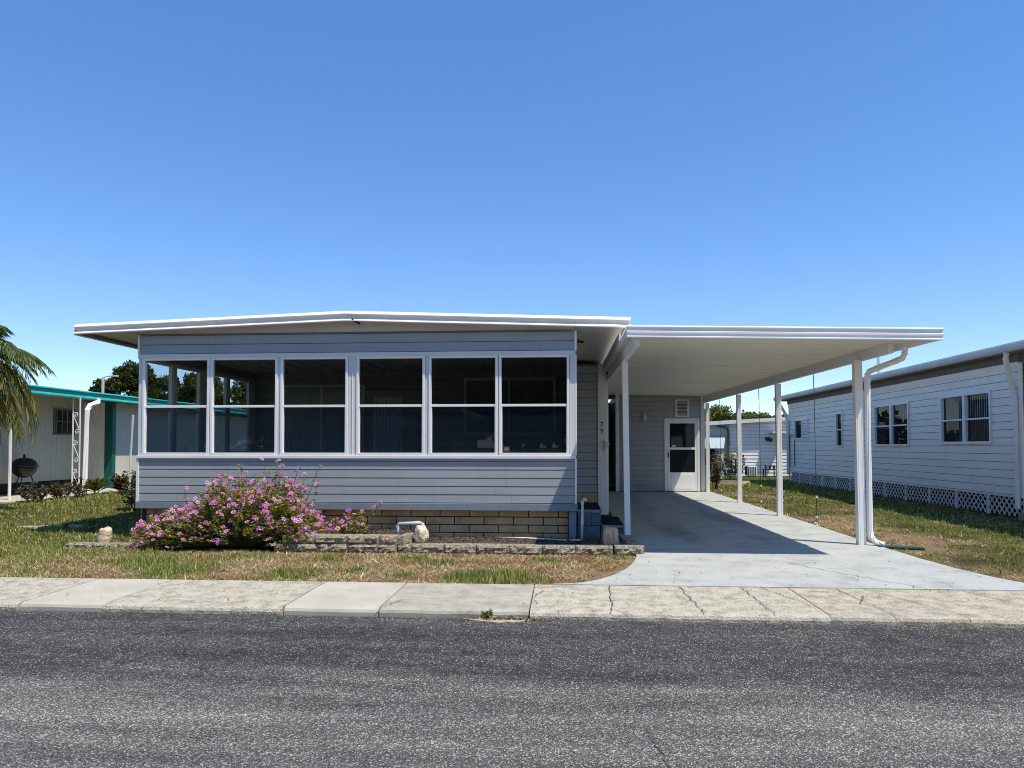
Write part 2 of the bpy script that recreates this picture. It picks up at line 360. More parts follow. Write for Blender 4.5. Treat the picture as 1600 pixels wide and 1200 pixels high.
# wall-local building: P origin, u along, n outward (all horizontal unit vectors)
def wp(P, u, n, s, d, z): return (P[0] + u[0] * s + n[0] * d, P[1] + u[1] * s + n[1] * d, z)
def wbox(mb, W, s0, s1, d0, d1, z0, z1):
    P, u, n = W
    return mb.hexa([wp(P, u, n, *q) for q in ((s0, d1, z0), (s1, d1, z0), (s1, d0, z0), (s0, d0, z0), (s0, d1, z1), (s1, d1, z1), (s1, d0, z1), (s0, d0, z1))])
def siding(mb, W, s0, s1, z0, z1, exp, lip=0.005, holes=(), gap=0.010):
    """lapped boards as real sloping faces with a shadow lip, cut round the holes (s0,s1,z0,z1)"""
    P, u, n = W
    nz = int(math.ceil((z1 - z0) / exp - 1e-6))
    for k in range(nz):
        a = z0 + k * exp; b = min(a + exp, z1)
        cuts = sorted({a, b} | {h[i] for h in holes for i in (2, 3) if a < h[i] < b})
        for c0, c1 in zip(cuts, cuts[1:]):
            segs = [(s0, s1)]
            for h in holes:
                if h[2] < (c0 + c1) / 2 < h[3]:
                    segs = [q for s in segs for q in ((s[0], min(s[1], h[0])), (max(s[0], h[1]), s[1])) if q[1] - q[0] > 1e-4]
            f = lambda z: lip * (1 - .9 * (z - a) / exp)
            for q0, q1 in segs:
                if c0 == a:
                    mb.m = 1; mb.quad(wp(P, u, n, q0, 0.001, a), wp(P, u, n, q1, 0.001, a), wp(P, u, n, q1, 0.001, a + gap), wp(P, u, n, q0, 0.001, a + gap)); mb.m = 0
                    mb.quad(wp(P, u, n, q0, 0.001, a + gap), wp(P, u, n, q1, 0.001, a + gap), wp(P, u, n, q1, lip, a + gap), wp(P, u, n, q0, lip, a + gap))
                cz = a + gap if c0 == a else c0
                if q1 - q0 > 1.5 and c0 == a:   # end laps of the boards, staggered from course to course
                    sx = q0 + random.uniform(.15, .5) * min(3.6, q1 - q0)
                    while sx < q1 - .05:
                        mb.m = 1; mb.quad(wp(P, u, n, sx, f(cz) + .0012, cz), wp(P, u, n, sx + .002, f(cz) + .0012, cz), wp(P, u, n, sx + .002, f(c1) + .0012, c1), wp(P, u, n, sx, f(c1) + .0012, c1)); mb.m = 0
                        sx += random.uniform(3.4, 5.2)
                mb.quad(wp(P, u, n, q0, f(cz), cz), wp(P, u, n, q1, f(cz), cz), wp(P, u, n, q1, f(c1), c1), wp(P, u, n, q0, f(c1), c1))
def blocks(mb, W, s0, s1, z0, z1, bh, bl, gap=0.012, d0=0, d1=0.03):
    k = 0; z = z0
    while z < z1 - 0.01:
        zt = min(z + bh, z1); s = s0 - (bl / 2 if k % 2 else 0) - random.random() * .02
        while s < s1:
            a = max(s, s0); b = min(s + bl, s1)
            if b - a > .03:
                j = d1 + random.uniform(-.004, .004)
                wbox(mb, W, a + gap / 2, b - gap / 2, d0, j, z + gap / 2, zt - gap / 2)
            s += bl
        z += bh; k += 1
def window(parent, W, s0, s1, z0, z1, zmid=None, fw=0.04, fd=0.03, rd=-0.03, mat='white_clean', g='glass', g2='glass_dark', mull=None):
    """glass opening s0..s1 x z0..z1 with a frame fw wide round it, a meeting rail, and its pane"""
    mb = MB()
    wbox(mb, W, s0 - fw, s0, rd - .02, fd, z0 - fw, z1 + fw); wbox(mb, W, s1, s1 + fw, rd - .02, fd, z0 - fw, z1 + fw)
    wbox(mb, W, s0, s1, rd - .02, fd - .002, z1, z1 + fw); wbox(mb, W, s0, s1, rd - .02, fd + .006, z0 - fw, z0)
    if zmid: wbox(mb, W, s0, s1, rd - .012, fd - .008, zmid - .018, zmid + .018)
    # sash edge just inside the frame
    e = .012; zb = zmid - .018 if zmid else z1
    for a, b, c, d in ((s0, s0 + e, z0, zb), (s1 - e, s1, z0, zb)): wbox(mb, W, a, b, rd - .01, fd - .012, c, d)
    if mull: wbox(mb, W, mull - .02, mull + .02, rd - .01, fd - .004, z0, z1)
    fr = mb.build('window', mat, parent, bevel=.003)
    P, u, n = W
    def pane(za, zb_, m):
        q = MB(); q.quad(wp(P, u, n, s0, rd, za), wp(P, u, n, s1, rd, za), wp(P, u, n, s1, rd, zb_), wp(P, u, n, s0, rd, zb_))
        o = q.build('pane', m, fr); return o
    if zmid: pane(zmid, z1, g); pane(z0, zmid, g2)
    else: pane(z0, z1, g)
    return fr

FRONT = lambda y, x=0: ((x, y, 0), (1, 0, 0), (0, -1, 0))     # faces the street, s = X
RIGHT = lambda x, y=0: ((x, y, 0), (0, 1, 0), (1, 0, 0))      # faces +X, s = Y
LEFT = lambda x, y=0: ((x, y, 0), (0, 1, 0), (-1, 0, 0))      # faces -X, s = Y
BACK = lambda y, x=0: ((x, y, 0), (1, 0, 0), (0, 1, 0))

# ------------------------------------------------------------------ world, sun, camera
SUN = V3((0.42, -0.25, 1.0)).normalized()
elev = math.asin(SUN.z); az = math.atan2(SUN.x, SUN.y)
w = bpy.data.worlds.new('World'); SC.world = w; w.use_nodes = True
nt = w.node_tree; nt.nodes.clear()
sky = nt.nodes.new('ShaderNodeTexSky'); sky.sky_type = 'NISHITA'; sky.sun_disc = False
sky.sun_elevation = elev; sky.sun_rotation = az
sky.air_density = 0.7; sky.dust_density = 0.0; sky.ozone_density = 3.0
bg = nt.nodes.new('ShaderNodeBackground'); bg.inputs[1].default_value = 0.15
wo = nt.nodes.new('ShaderNodeOutputWorld')
hs = nt.nodes.new('ShaderNodeHueSaturation'); hs.inputs['Saturation'].default_value = 1.27; hs.inputs['Hue'].default_value = 0.510; hs.inputs['Value'].default_value = 2.32
gm = nt.nodes.new('ShaderNodeGamma'); gm.inputs[1].default_value = 0.75
nt.links.new(sky.outputs[0], hs.inputs['Color']); nt.links.new(hs.outputs[0], gm.inputs[0]); nt.links.new(gm.outputs[0], bg.inputs[0]); nt.links.new(bg.outputs[0], wo.inputs[0])
ld = bpy.data.lights.new('sun', 'SUN'); ld.energy = 4.8; ld.angle = R(0.5); ld.color = (1, 0.94, 0.84)
lo = bpy.data.objects.new('sun', ld); COL.objects.link(lo)
lo.rotation_euler = SUN.to_track_quat('Z', 'Y').to_euler()
cd = bpy.data.cameras.new('camera'); co = bpy.data.objects.new('camera', cd); COL.objects.link(co)
cd.sensor_width = 36; cd.lens = 1130 / 1600 * 36; cd.shift_y = 67.4 / 1600; cd.clip_end = 3000; cd.clip_start = .05
co.location = (0, 0, 1.4); co.rotation_euler = (R(91.5), 0, R(4.15)); SC.camera = co
SC.view_settings.view_transform = 'Standard'; SC.view_settings.look = 'None'; SC.view_settings.gamma = 1
SC.view_settings.exposure = 0.2
SC.render.engine = 'CYCLES'
cy = SC.cycles; cy.use_denoising = True; cy.max_bounces = 8; cy.diffuse_bounces = 4; cy.glossy_bounces = 3; cy.transparent_max_bounces = 16
cy.sample_clamp_indirect = 6; cy.filter_width = 1.0

# ------------------------------------------------------------------ ground
def sstep(a, b, x): t = min(1, max(0, (x - a) / (b - a))); return t * t * (3 - 2 * t)
def gz(x, y):
    if -1.0 < y < 7.05: return -0.16
    if y <= -1.0: return -0.02
    z = -0.006 + 0.012 * noise.noise((x * 1.3, y * 1.3, 0)) * sstep(7.3, 8, y)
    z += 0.22 * sstep(7.6, 11.2, -x) * sstep(9.5, 14, y)
    return z
CLUMPS = [(-3.05, 7.75, .32, .9), (-1.15, 7.65, .25, .8), (-0.72, 7.7, .42, 1.1), (-1.75, 7.75, .22, .7), (-2.9, 8.85, .3, .7), (-1.45, 8.55, .25, .6),
          (-4.3, 8.0, .35, .7), (-4.0, 8.9, .4, .6), (-5.0, 8.3, .4, .6), (-0.2, 8.9, .25, .5), (0.55, 9.2, .25, .7), (-1.9, 8.9, .18, .5), (-2.35, 8.0, .15, .5)]
def green(x, y):
    """how green the turf is: straw-dry in front of the house, greener to both sides"""
    g = 0.55 * noise.noise((x * .9 + 3, y * .9, 1.7)) + 0.4 * noise.noise((x * 2.7, y * 2.7, 5.1))
    if x < 1.5 and y < 9.6:
        g += -0.38 + 0.55 * sstep(3.6, 6.8, -x)
        for cx, cy_, r, a in CLUMPS: g += (a + .35) * math.exp(-((x - cx) ** 2 + (y - cy_) ** 2) / (r * r))
    elif x < -6: g += 0.60
    else:
        g += 0.42 - 0.62 * math.exp(-((x - 5.0) ** 2 / .5)) * (1 if y < 15 else .3) + .35 * sstep(20, 26, y) + .45 * math.exp(-((x - 5.3) ** 2 + (y - 9.2) ** 2) / .5)
    return g
xs = sorted(set([-600, -300, -120, -60, -35, -24] + [round(-18 + .16 * i, 3) for i in range(200)] + [14.2, 17, 24, 40, 80, 200, 600]))
ys = sorted(set([-600, -200, -60, -20, -8, -3, -1.01, -0.99, 2, 6.9, 7.04, 7.06] + [round(7.2 + .16 * i, 3) for i in range(180)] + [37, 42, 55, 80, 150, 300, 800]))
Vg = []; Cg = []
for y in ys:
    for x in xs:
        Vg.append((x, y, gz(x, y)))
        g = green(x, y) if -19 < x < 15 and 7 < y < 38 else .3
        t = sstep(-.35, .55, g); j = 1 + .35 * noise.noise((x * 5, y * 5, 9)) - .45 * sstep(.15, .5, noise.noise((x * 1.1, y * 1.6, 12)))
        Cg.append([j * (a * (1 - t) + b * t) for a, b in zip((0.24, 0.175, 0.115), (0.08, 0.08, 0.025))])
nx = len(xs); Fg = [(j * nx + i, j * nx + i + 1, (j + 1) * nx + i + 1, (j + 1) * nx + i) for j in range(len(ys) - 1) for i in range(nx - 1)]
def ground_mat():
    m, nt, out = new_mat('dry_turf')
    p = N(nt, 'ShaderNodeBsdfPrincipled', Roughness=0.95); p.inputs['Specular IOR Level'].default_value = .1
    a = N(nt, 'ShaderNodeAttribute', attribute_name='Col'); v = coords(nt)
    n = N(nt, 'ShaderNodeTexNoise', Scale=38.0, Detail=6.0, Roughness=.7); nt.links.new(v, n.inputs['Vector'])
    r = ramp(nt, n.outputs['Fac'], [(0.3, (.45, .42, .38)), (0.7, (1.35, 1.3, 1.2))])
    nt.links.new(mixrgb(nt, 1.0, a.outputs['Color'], r.outputs['Color'], 'MULTIPLY'), p.inputs['Base Color'])
    bumped(nt, p, n.outputs['Fac'], .8, .03); nt.links.new(p.outputs[0], out.inputs[0]); return m
M['turf'] = ground_mat()
struct(np_mesh('ground', Vg, Fg, Cg, 'turf'))

# road: long sheet with gentle irregular edge at the kerb
mb = MB(); ex = [-400, -100, -40, -20, -12] + [-10 + .25 * i for i in range(81)] + [12, 20, 40, 100, 400]
for a, b in zip(ex, ex[1:]):
    fa = 6.118 + .012 * noise.noise((a * 3, 0, 0)); fb = 6.118 + .012 * noise.noise((b * 3, 0, 0))
    for y0, y1a, y1b in ((-1.05, 3.5, 3.5), (3.5, fa, fb)):
        mb.quad((a, y0, -.058), (b, y0, -.058), (b, y1b, -.058), (a, y1a, -.058))
struct(mb.build('road', 'asphalt'))
mb = MB(); mb.quad((-40, 6.05, -.07), (40, 6.05, -.07), (40, 6.26, -.07), (-40, 6.26, -.07)); struct(mb.build('gutter_dirt', 'joint'))
# a crack in the worn asphalt near the camera and leaf grit by the kerb
def ribbon(mb, pts, wd, z):
    for (a, b) in zip(pts, pts[1:]):
        d = (V3((*b, 0)) - V3((*a, 0))).normalized(); n = V3((-d.y, d.x, 0)) * wd / 2
        mb.quad((a[0] - n.x, a[1] - n.y, z), (a[0] + n.x, a[1] + n.y, z), (b[0] + n.x, b[1] + n.y, z), (b[0] - n.x, b[1] - n.y, z))
def wiggle(a, b, n=14, amp=.02):
    amp *= .6; return [(a[0] + (b[0] - a[0]) * t / n + random.uniform(-amp, amp), a[1] + (b[1] - a[1]) * t / n + random.uniform(-amp, amp) * .6) for t in range(n + 1)]
mb = MB(); ribbon(mb, wiggle((0.42, 3.80), (0.50, 3.15), 22, .02), .007, -.054); struct(mb.build('road_crack', 'crack'))

# pavement: each poured panel its own slab, with a rounded lip to the road
SW = [(-40, -13.0, 'conc_rough'), (-13.0, -9.1, 'conc_mid'), (-9.1, -4.86, 'conc_rough'), (-4.86, -4.07, 'conc_new'), (-4.07, -2.44, 'conc_rough'), (-2.44, -1.60, 'conc_new'), (-1.60, -.30, 'conc_mid'),
      (-.30, 2.18, 'conc_rough'), (2.18, 7.5, 'conc_tan'), (7.5, 40, 'conc_tan')]
SKEW = .02
for k, (x0, x1, mt) in enumerate(SW):
    mb = MB(); f0 = 6.14 + (.0 if mt == 'conc_rough' else .03); n = max(2, int((min(x1, 12) - max(x0, -12)) / .12)); n = max(n, 3)
    prof = lambda y0, dz: [(y0, -.2), (y0, -.035 + dz), (y0 + .012, -.012 + dz), (y0 + .045, .002 + dz), (y0 + .12, .004 + dz), (7.29, .012), (7.31, .006), (7.31, -.2)]
    rows = []
    for i in range(n + 1):
        x = x0 + .006 + (x1 - x0 - .012) * i / n
        y0 = f0 + .012 * noise.noise((x * 2.1, 1, 0)) + .010 * noise.noise((x * 9, 2, 0)) - (.03 if mt in('conc_rough', 'conc_tan') else 0) * abs(noise.noise((x * 5, 7, 0)))
        rows.append([(x, q[0] + (0.02 * noise.noise((x * 2, 4, 0)) if q[0] > 7 else 0), q[1]) for q in prof(y0, .006 * noise.noise((x * 4, 3, 0)))])
    m_ = len(rows[0]); vs = [q for r_ in rows for q in r_]; fs = []
    for i in range(n):
        for j in range(m_ - 1): fs.append((i * m_ + j, (i + 1) * m_ + j, (i + 1) * m_ + j + 1, i * m_ + j + 1))
    fs += [tuple(range(m_)), tuple(n * m_ + j for j in range(m_))]
    mb.add(vs, fs)
    mb.m = 1
    cr = {7: [((-.24, 7.1), (.05, 7.28)), ((.44, 7.28), (.40, 6.15)), ((1.12, 7.28), (1.16, 6.15)), ((1.72, 7.28), (1.74, 6.15)), ((1.92, 7.28), (2.14, 6.5)), ((-.28, 6.7), (-.2, 7.0))],
          8: [((2.62, 7.28), (2.72, 6.15)), ((2.9, 7.28), (3.3, 6.15)), ((3.8, 7.28), (4.15, 6.15)), ((2.6, 6.6), (2.75, 6.95)), ((5.2, 7.28), (5.3, 6.15))],
          4: [((-3.6, 6.35), (-2.9, 6.2))], 6: [((-1.45, 6.5), (-1.6, 6.15))]}.get(k, [])
    for a, b in cr: ribbon(mb, wiggle(a, b, 16, .02), .007, .0165)
    struct(mb.build('sidewalk', [mt, 'crack']))
mb = MB(); mb.quad((-40, 6.25, -.02), (40, 6.25, -.02), (40, 7.30, -.02), (-40, 7.30, -.02)); struct(mb.build('sidewalk_joint', 'joint'))

# driveway
left = [(.95, 22.28), (.95, 14.7), (.92, 9.55), (.90, 9.2), (.82, 8.75), (.70, 8.3), (.54, 7.9), (.36, 7.6), (.18, 7.42), (-.12, 7.315)]
right = [(4.95, 7.315), (4.68, 7.6), (4.52, 8.05), (4.42, 8.6), (4.37, 9.3), (4.36, 10.4), (4.40, 14.8), (4.42, 22.28)]
mb = MB(); mb.prism(left + right, 'z', -.12, .016); mb.m = 1
ribbon(mb, wiggle((2.62, 8.85), (3.05, 8.05), 12, .05) + wiggle((3.05, 8.05), (3.5, 7.33), 12, .05), .007, .0195)
ribbon(mb, wiggle((1.0, 13.6), (4.38, 13.62), 20, .004), .008, .0195); ribbon(mb, wiggle((.97, 18.0), (4.38, 18.0), 20, .004), .008, .0195)
ribbon(mb, wiggle((1.4, 12.2), (2.6, 11.2), 20, .03), .006, .0195)
struct(mb.build('driveway', ['drive', 'crack']))

# flower bed soil and mulch
mb = MB(); xs2 = [-5.7 + .11 * i for i in range(60)]; ys2 = [9.52 + .12 * i for i in range(11)]
g = [[(x, y, .05 + .03 * noise.noise((x * 3, y * 3, 2)) + (.11 if x < -2.2 else 0)) for x in xs2] for y in ys2]
for j in range(len(ys2) - 1):
    for i in range(len(xs2) - 1): mb.quad(g[j][i], g[j][i + 1], g[j + 1][i + 1], g[j + 1][i])
struct(mb.build('soil', 'soil'))
n = 2600; cx = rng.uniform(-5.6, .85, n); cyy = rng.uniform(9.55, 10.55, n)
C = np.c_[cx, cyy, np.where(cx < -2.2, .17, .06) + rng.uniform(0, .03, n)]
D = np.c_[rng.normal(size=n), rng.normal(size=n), rng.normal(size=n) * .2]
Vt, F, cc = leaves(C, D, rng.uniform(.02, .06, n), rng.uniform(.01, .03, n), pick([(.05, .03, .02), (.10, .06, .035), (.16, .11, .07), (.03, .02, .015)], n, .3))
struct(np_mesh('mulch', Vt, F, cc, 'grass'), 'stuff')

# ------------------------------------------------------------------ grass
def inside_drive(x, y): return (.2 + .72 * sstep(7.4, 9.2, y)) - .04 < x < (4.38 + .45 * sstep(8.6, 7.3, y) if y < 8.6 else 4.38) + .02 and y < 22.4
def inside_bed(x, y): return (-5.75 < x < .95 and y > 9.30) or (-6.6 < x < 1.0 and y > 10.5)
BL = []
def blades(n, x0, x1, y0, y1, h, dens_pow=1.0):
    """tufts of five to eight blades; straw-coloured and lying where the turf is dry"""
    out = []
    for _ in range(n // 6):
        tx = random.uniform(x0, x1); ty = y0 + (y1 - y0) * random.random() ** dens_pow
        if inside_drive(tx, ty) or inside_bed(tx, ty): continue
        if tx < -11.5 and ty > 11: continue
        if 1.3 < tx < 4.4 and ty > 22: continue
        g = green(tx, ty) + random.gauss(0, .24)
        bare = noise.noise((tx * 1.7 + 9, ty * 1.7, 3))
        if g < .05 and random.random() < .05 + 1.2 * max(0, bare): continue
        t = sstep(-.12, .42, g); lush = max(0, g - .3); sz = random.uniform(.6, 1.35)
        for _k in range(random.randint(4, 8)):
            dry = t < .35 and random.random() < .8   # dead thatch lies flat
            out.append((tx + random.gauss(0, .03 if dry else .018), ty + random.gauss(0, .03 if dry else .018), min(1, max(0, t + random.gauss(0, .12))),
                        h * sz * (random.uniform(.8, 1.7) if dry else random.uniform(.5, 1.1) * (.8 + 1.1 * min(1, lush))), random.uniform(1.05, 1.42) if dry else random.gauss(0, .45 + .4 * (1 - t))))
    BL.extend(out)
blades(110000, -8.5, 1.1, 7.30, 9.6, .060)
blades(95000, -16, -5.7, 7.3, 18, .055, 1.25)
blades(80000, 4.3, 10.5, 7.3, 33, .050, 1.5)
blades(9000, .2, 1.0, 7.3, 9.5, .04)
B = np.array(BL); n = len(B)
gzv = np.array([gz(a, b) for a, b in B[:, :2]])
base = np.c_[B[:, 0], B[:, 1], gzv - .004]
ang = rng.uniform(0, 2 * np.pi, n); ld_ = np.c_[np.cos(ang), np.sin(ang)]
ln = np.clip(np.abs(B[:, 4]), 0, 2.2); hh = B[:, 3]
tip = base + np.c_[ld_ * (hh * np.sin(np.minimum(ln, 1.45)))[:, None], hh * np.cos(np.minimum(ln, 1.42))]
wd = (.0060 + .0011 * np.maximum(0, B[:, 1] - 8) ** .8) * rng.uniform(.7, 1.3, n)
sd = np.c_[-np.sin(ang + rng.normal(size=n)), np.cos(ang + rng.normal(size=n)), np.zeros(n)] * wd[:, None]
Vt = np.stack([base - sd, base + sd, tip], 1).reshape(-1, 3); F = np.arange(n * 3).reshape(-1, 3)
straw = pick([(.56, .43, .27), (.42, .29, .17), (.68, .56, .39), (.20, .125, .07), (.50, .39, .22), (.32, .19, .11)], n, .24)
rst = np.array([noise.noise((a * 1.9, b * 2.6, 21)) for a, b in B[:, :2]])[:, None]   # rusty drifts of dead runners
straw = straw * np.where(rst > .18, np.array([[.78, .64, .56]]), 1.0)
gr = pick([(.19, .235, .045), (.26, .29, .065), (.34, .35, .11), (.11, .16, .025), (.42, .40, .17)], n, .22)
c = straw * (1 - B[:, 2:3]) + gr * B[:, 2:3]
struct(np_mesh('grass', Vt, F, np.repeat(c, 3, 0), 'grass'), 'stuff')

# ------------------------------------------------------------------ main mobile home
XL, XR, YF, YB, YM = -6.49, 0.16, 10.6, 25.5, 14.67
XM = 0.84
home = thing('mobile_home', (-3, 10.6, 0), 'grey mobile home with a six window sunroom and low gabled white roof', 'mobile home')
# foundation
mb = MB(); W = FRONT(YF + .12)
wbox(mb, W, XL + .02, XR - .02, -.06, -.001, 0, .47); wbox(mb, RIGHT(XR - .03), YF + .08, YM, -.06, 0, 0, .5); wbox(mb, LEFT(XL + .03), YF + .08, YB, -.06, 0, 0, .5)
wbox(mb, FRONT(YM + .02), XR, XM - .02, -.06, 0, 0, .46)
mb.build('foundation_backing', 'joint', home)
mb = MB(); blocks(mb, W, XL + .02, XR - .10, 0, .47, .117, .44, .014, 0, .028)
blocks(mb, LEFT(XL + .03), YF + .08, YB, 0, .5, .117, .44, .014, 0, .028)
blocks(mb, RIGHT(XR - .03), YF + .08, YM, 0, .5, .117, .44, .014, 0, .028)
blocks(mb, FRONT(YM + .02), XR + .0, XM - .16, 0, .46, .13, .44, .014, 0, .028)
mb.build('foundation', 'block', home, bevel=.005)
# skirt board, corner boards
mb = MB(); wbox(mb, FRONT(YF), XL - .015, XR + .015, -.13, .035, .455, .555); wbox(mb, FRONT(YF), XR - .10, XR + .01, -.12, -.01, 0, .452)
wbox(mb, LEFT(XL), YF + .03, YB, -.02, .03, .455, .555); wbox(mb, RIGHT(XR), YF + .03, YM, -.02, .03, .455, .555)
mb.build('skirt_board', 'trim_blue', home, bevel=.004)
GL = [(-6.385, -5.405), (-5.315, -4.345), (-4.225, -3.265), (-3.06, -2.10), (-1.97, -1.015), (-.925, .035)]
ZW0, ZW1, ZMID = 1.30, 2.705, 2.0
mb = MB(); siding(mb, FRONT(YF), XL + .02, XR - .012, .557, 1.215, .122)
siding(mb, FRONT(YF), XL + .02, XR - .012, 2.80, 3.10, .14)
siding(mb, LEFT(XL), YF + .02, YM, .557, 1.215, .122); siding(mb, LEFT(XL), YF + .02, YM, 2.80, 3.06, .14)
siding(mb, RIGHT(XR), YF + .02, YM, .557, 3.05, .122)
siding(mb, LEFT(XL), YM, YB, .557, 3.05, .122)
siding(mb, FRONT(YM), XR, XM - .17, .46, 3.04, .16)
siding(mb, RIGHT(XM), YM + .12, YB, .3, 3.05, .16)
mb.build('siding', 'siding', home)
# core walls behind siding
mb = MB()
for a, b in ((.5, 1.22), (2.78, 3.12)):
    mb.box(XL + .001, XR - .001, YF + .002, YF + .07, a, b); mb.box(XL + .002, XL + .07, YF + .07, YM, a, b - .06)
mb.box(XR - .07, XR - .002, YF + .07, YM, .5, 3.06)
mb.box(XL + .002, XM - .002, YM + .002, YM + .08, .3, 3.06)
mb.box(XM - .08, XM - .002, YM + .08, YB, .1, 3.06); mb.box(XL + .002, XL + .08, YM + .08, YB, .3, 3.06); mb.box(XL + .08, XM - .08, YB - .08, YB, .3, 3.06)
mb.build('wall_core', 'inner', home)
# white bands, corner trims
mb = MB()
wbox(mb, FRONT(YF), XL - .004, XR + .004, -.02, .026, 2.735, 2.80)
wbox(mb, LEFT(XL), YF + .03, YM, -.02, .024, 2.745, 2.80)
mb.build('header_trim', 'grey_trim', home, bevel=.003)
mb = MB()
wbox(mb, FRONT(YF), XL - .006, XR + .006, -.02, .034, 1.215, 1.262); wbox(mb, LEFT(XL), YF + .036, YM, -.02, .03, 1.215, 1.26)
wbox(mb, FRONT(YF), XR - .012, XR + .018, -.05, .02, .557, 1.213); wbox(mb, FRONT(YF), XL - .018, XL + .02, -.05, .02, .557, 1.213)
wbox(mb, FRONT(YF), XR - .012, XR + .02, -.05, .018, 2.802, 3.09); wbox(mb, FRONT(YF), XL - .018, XL + .012, -.05, .018, 2.802, 3.09)
wbox(mb, FRONT(YF), XR - .004, XR + .02, -.05, .012, 1.262, 2.735)
mb.build('corner_trim', 'white', home, bevel=.003)
# posts between the windows
mb = MB()
edges = [XL] + [v for g in GL for v in g] + [XR]
for a, b in zip(edges[0::2], edges[1::2]):
    mb = MB(); wbox(mb, FRONT(YF), a + (.042 if a != XL else 0), b - (.042 if b != XR else .004), -.05, .008, 1.262, 2.735)
    if b - a > .16 and a not in (XL,) and b != XR: wbox(mb, FRONT(YF), (a + b) / 2 - .006, (a + b) / 2 + .006, .0, .016, 1.264, 2.733)
    mb.build('mullion', 'grey_trim', home, bevel=.003)
YS = [10.66, 11.52, 11.60, 12.43, 12.53, 13.42, 13.50, 14.42, 14.66]
for a, b in ((10.61, 10.72), (11.5, 11.58), (12.41, 12.55), (13.42, 13.5), (14.42, 14.67)): 
    mb = MB(); wbox(mb, LEFT(XL), a + .0, b, -.05, .006, 1.26, 2.745); mb.build('mullion', 'grey_trim', home, bevel=.003)
for a, b in GL: window(home, FRONT(YF), a, b, ZW0, ZW1, ZMID, fw=.038, fd=.022, rd=-.02)
for a, b in ((10.76, 11.46), (11.62, 12.37), (12.59, 13.38), (13.54, 14.38)): window(home, LEFT(XL), a, b, ZW0, ZW1, ZMID, fw=.038, fd=.02, rd=-.02, g='glass', g2='glass')
mb = MB(); mb.m = 0; mb.box(-.905, -.80, YF + .012, YF + .016, 1.315, 1.40); mb.m = 1; mb.box(-.885, -.82, YF + .0095, YF + .0125, 1.335, 1.38); mb.build('window_sticker', ['dark', 'brown'], home)
# sunroom inside: floor, ceiling pans, lap-sided back wall with a blind-hung window and a curtained slider
mb = MB(); mb.box(XL + .07, XR - .07, YF + .07, YM, .5, .56); mb.build('floor', 'carpet', home)
mb = MB(); mb.box(XL + .07, XR - .07, YF + .07, YM - .001, 2.93, 2.96)
x = XL + .1
while x < XR - .1: mb.box(x, x + .03, YF + .08, YM - .04, 2.905, 2.931); x += .3
mb.build('ceiling', 'ceil', home)
mb = MB(); siding(mb, FRONT(YM), -4.0, XR - .08, .56, 2.93, .2, holes=[(-2.06, -.16, 1.62, 2.80)])
siding(mb, FRONT(YM), XL + .08, -4.0, .56, 2.93, .2, holes=[(-5.9, -4.1, .5, 2.62)])
mb.build('inner_siding', 'inner', home)
window(home, FRONT(YM), -2.0, -.22, 1.68, 2.74, None, fw=.05, fd=.03, rd=-.0, mat='grey_trim', g='glass_nb', mull=-1.12)
mb = MB(); x = -1.98
while x < -.25: mb.box(x, x + .075, YM + .082 + random.uniform(0, .01), YM + .088 + random.uniform(0, .012), 1.66, 2.76); x += .088
o = mb.build('window_blind', 'blind', home)
mb = MB()
for a in (-5.9, -5.02, -4.14): mb.box(a - .025, a + .025, YM - .03, YM + .0, .56, 2.62)
mb.box(-5.925, -4.115, YM - .03, YM, 2.62, 2.67)
o = mb.build('sliding_door', 'grey_trim', home)
q = MB(); q.quad((-5.87, YM - .015, .6), (-4.17, YM - .015, .6), (-4.17, YM - .015, 2.6), (-5.87, YM - .015, 2.6)); q.build('pane', 'glass_nb', o)
mb = MB(); pts = []
for i in range(160):
    x = -5.88 + 1.72 * i / 159; pts.append((x, YM - .006 + .004 * math.sin(i * .9)))
for a, b in zip(pts, pts[1:]): mb.quad((a[0], a[1], .58), (b[0], b[1], .58), (b[0], b[1], 2.6), (a[0], a[1], 2.6))
mb.build('curtain', 'curtain', home)
mb = MB(); pts = [(-3.55 + .55 * i / 70, 13.2 + .03 * math.sin(i * .8)) for i in range(71)]
for a, b in zip(pts, pts[1:]): mb.quad((a[0], a[1], .6), (b[0], b[1], .6), (b[0], b[1], 2.3), (a[0], a[1], 2.3))
mb.build('room_curtain', 'curtain', home)
# roof deck, gable filler, soffits, fascia
XEL, XER, XAP = -7.42, 0.91, -3.23; YR0 = 10.46
zt = lambda x: 3.39 - .0355 * abs(x - XAP)
mb = MB(); mb.prism([(XEL + .03, zt(XEL) - .05), (XAP, zt(XAP) - .05), (XER - .03, zt(XER) - .05), (XER - .03, zt(XER) - .005), (XAP, zt(XAP) - .005), (XEL + .03, zt(XEL) - .005)], 'y', YR0 + .005, YB + .4)
mb.build('roof', 'roofing', home)
zs = lambda x: zt(x) - .118
mb = MB()
pl = [(XEL + .03, zs(XEL)), (XAP, zs(XAP)), (XER - .03, zs(XER))]
for a, b in zip(pl, pl[1:]): mb.hexa([(a[0], YR0 + .005, a[1]), (b[0], YR0 + .005, b[1]), (b[0], YB + .3, b[1]), (a[0], YB + .3, a[1]), (a[0], YR0 + .005, a[1] + .012), (b[0], YR0 + .005, b[1] + .012), (b[0], YB + .3, b[1] + .012), (a[0], YB + .3, a[1] + .012)])
mb.prism([(XL + .02, 3.10), (XR - .02, 3.10), (XR - .02, zs(XR) - .002), (XAP, zs(XAP) - .002), (XL + .02, zs(XL) - .002)], 'y', YF - .004, YF + .06)
mb.build('soffit', 'soffit', home)
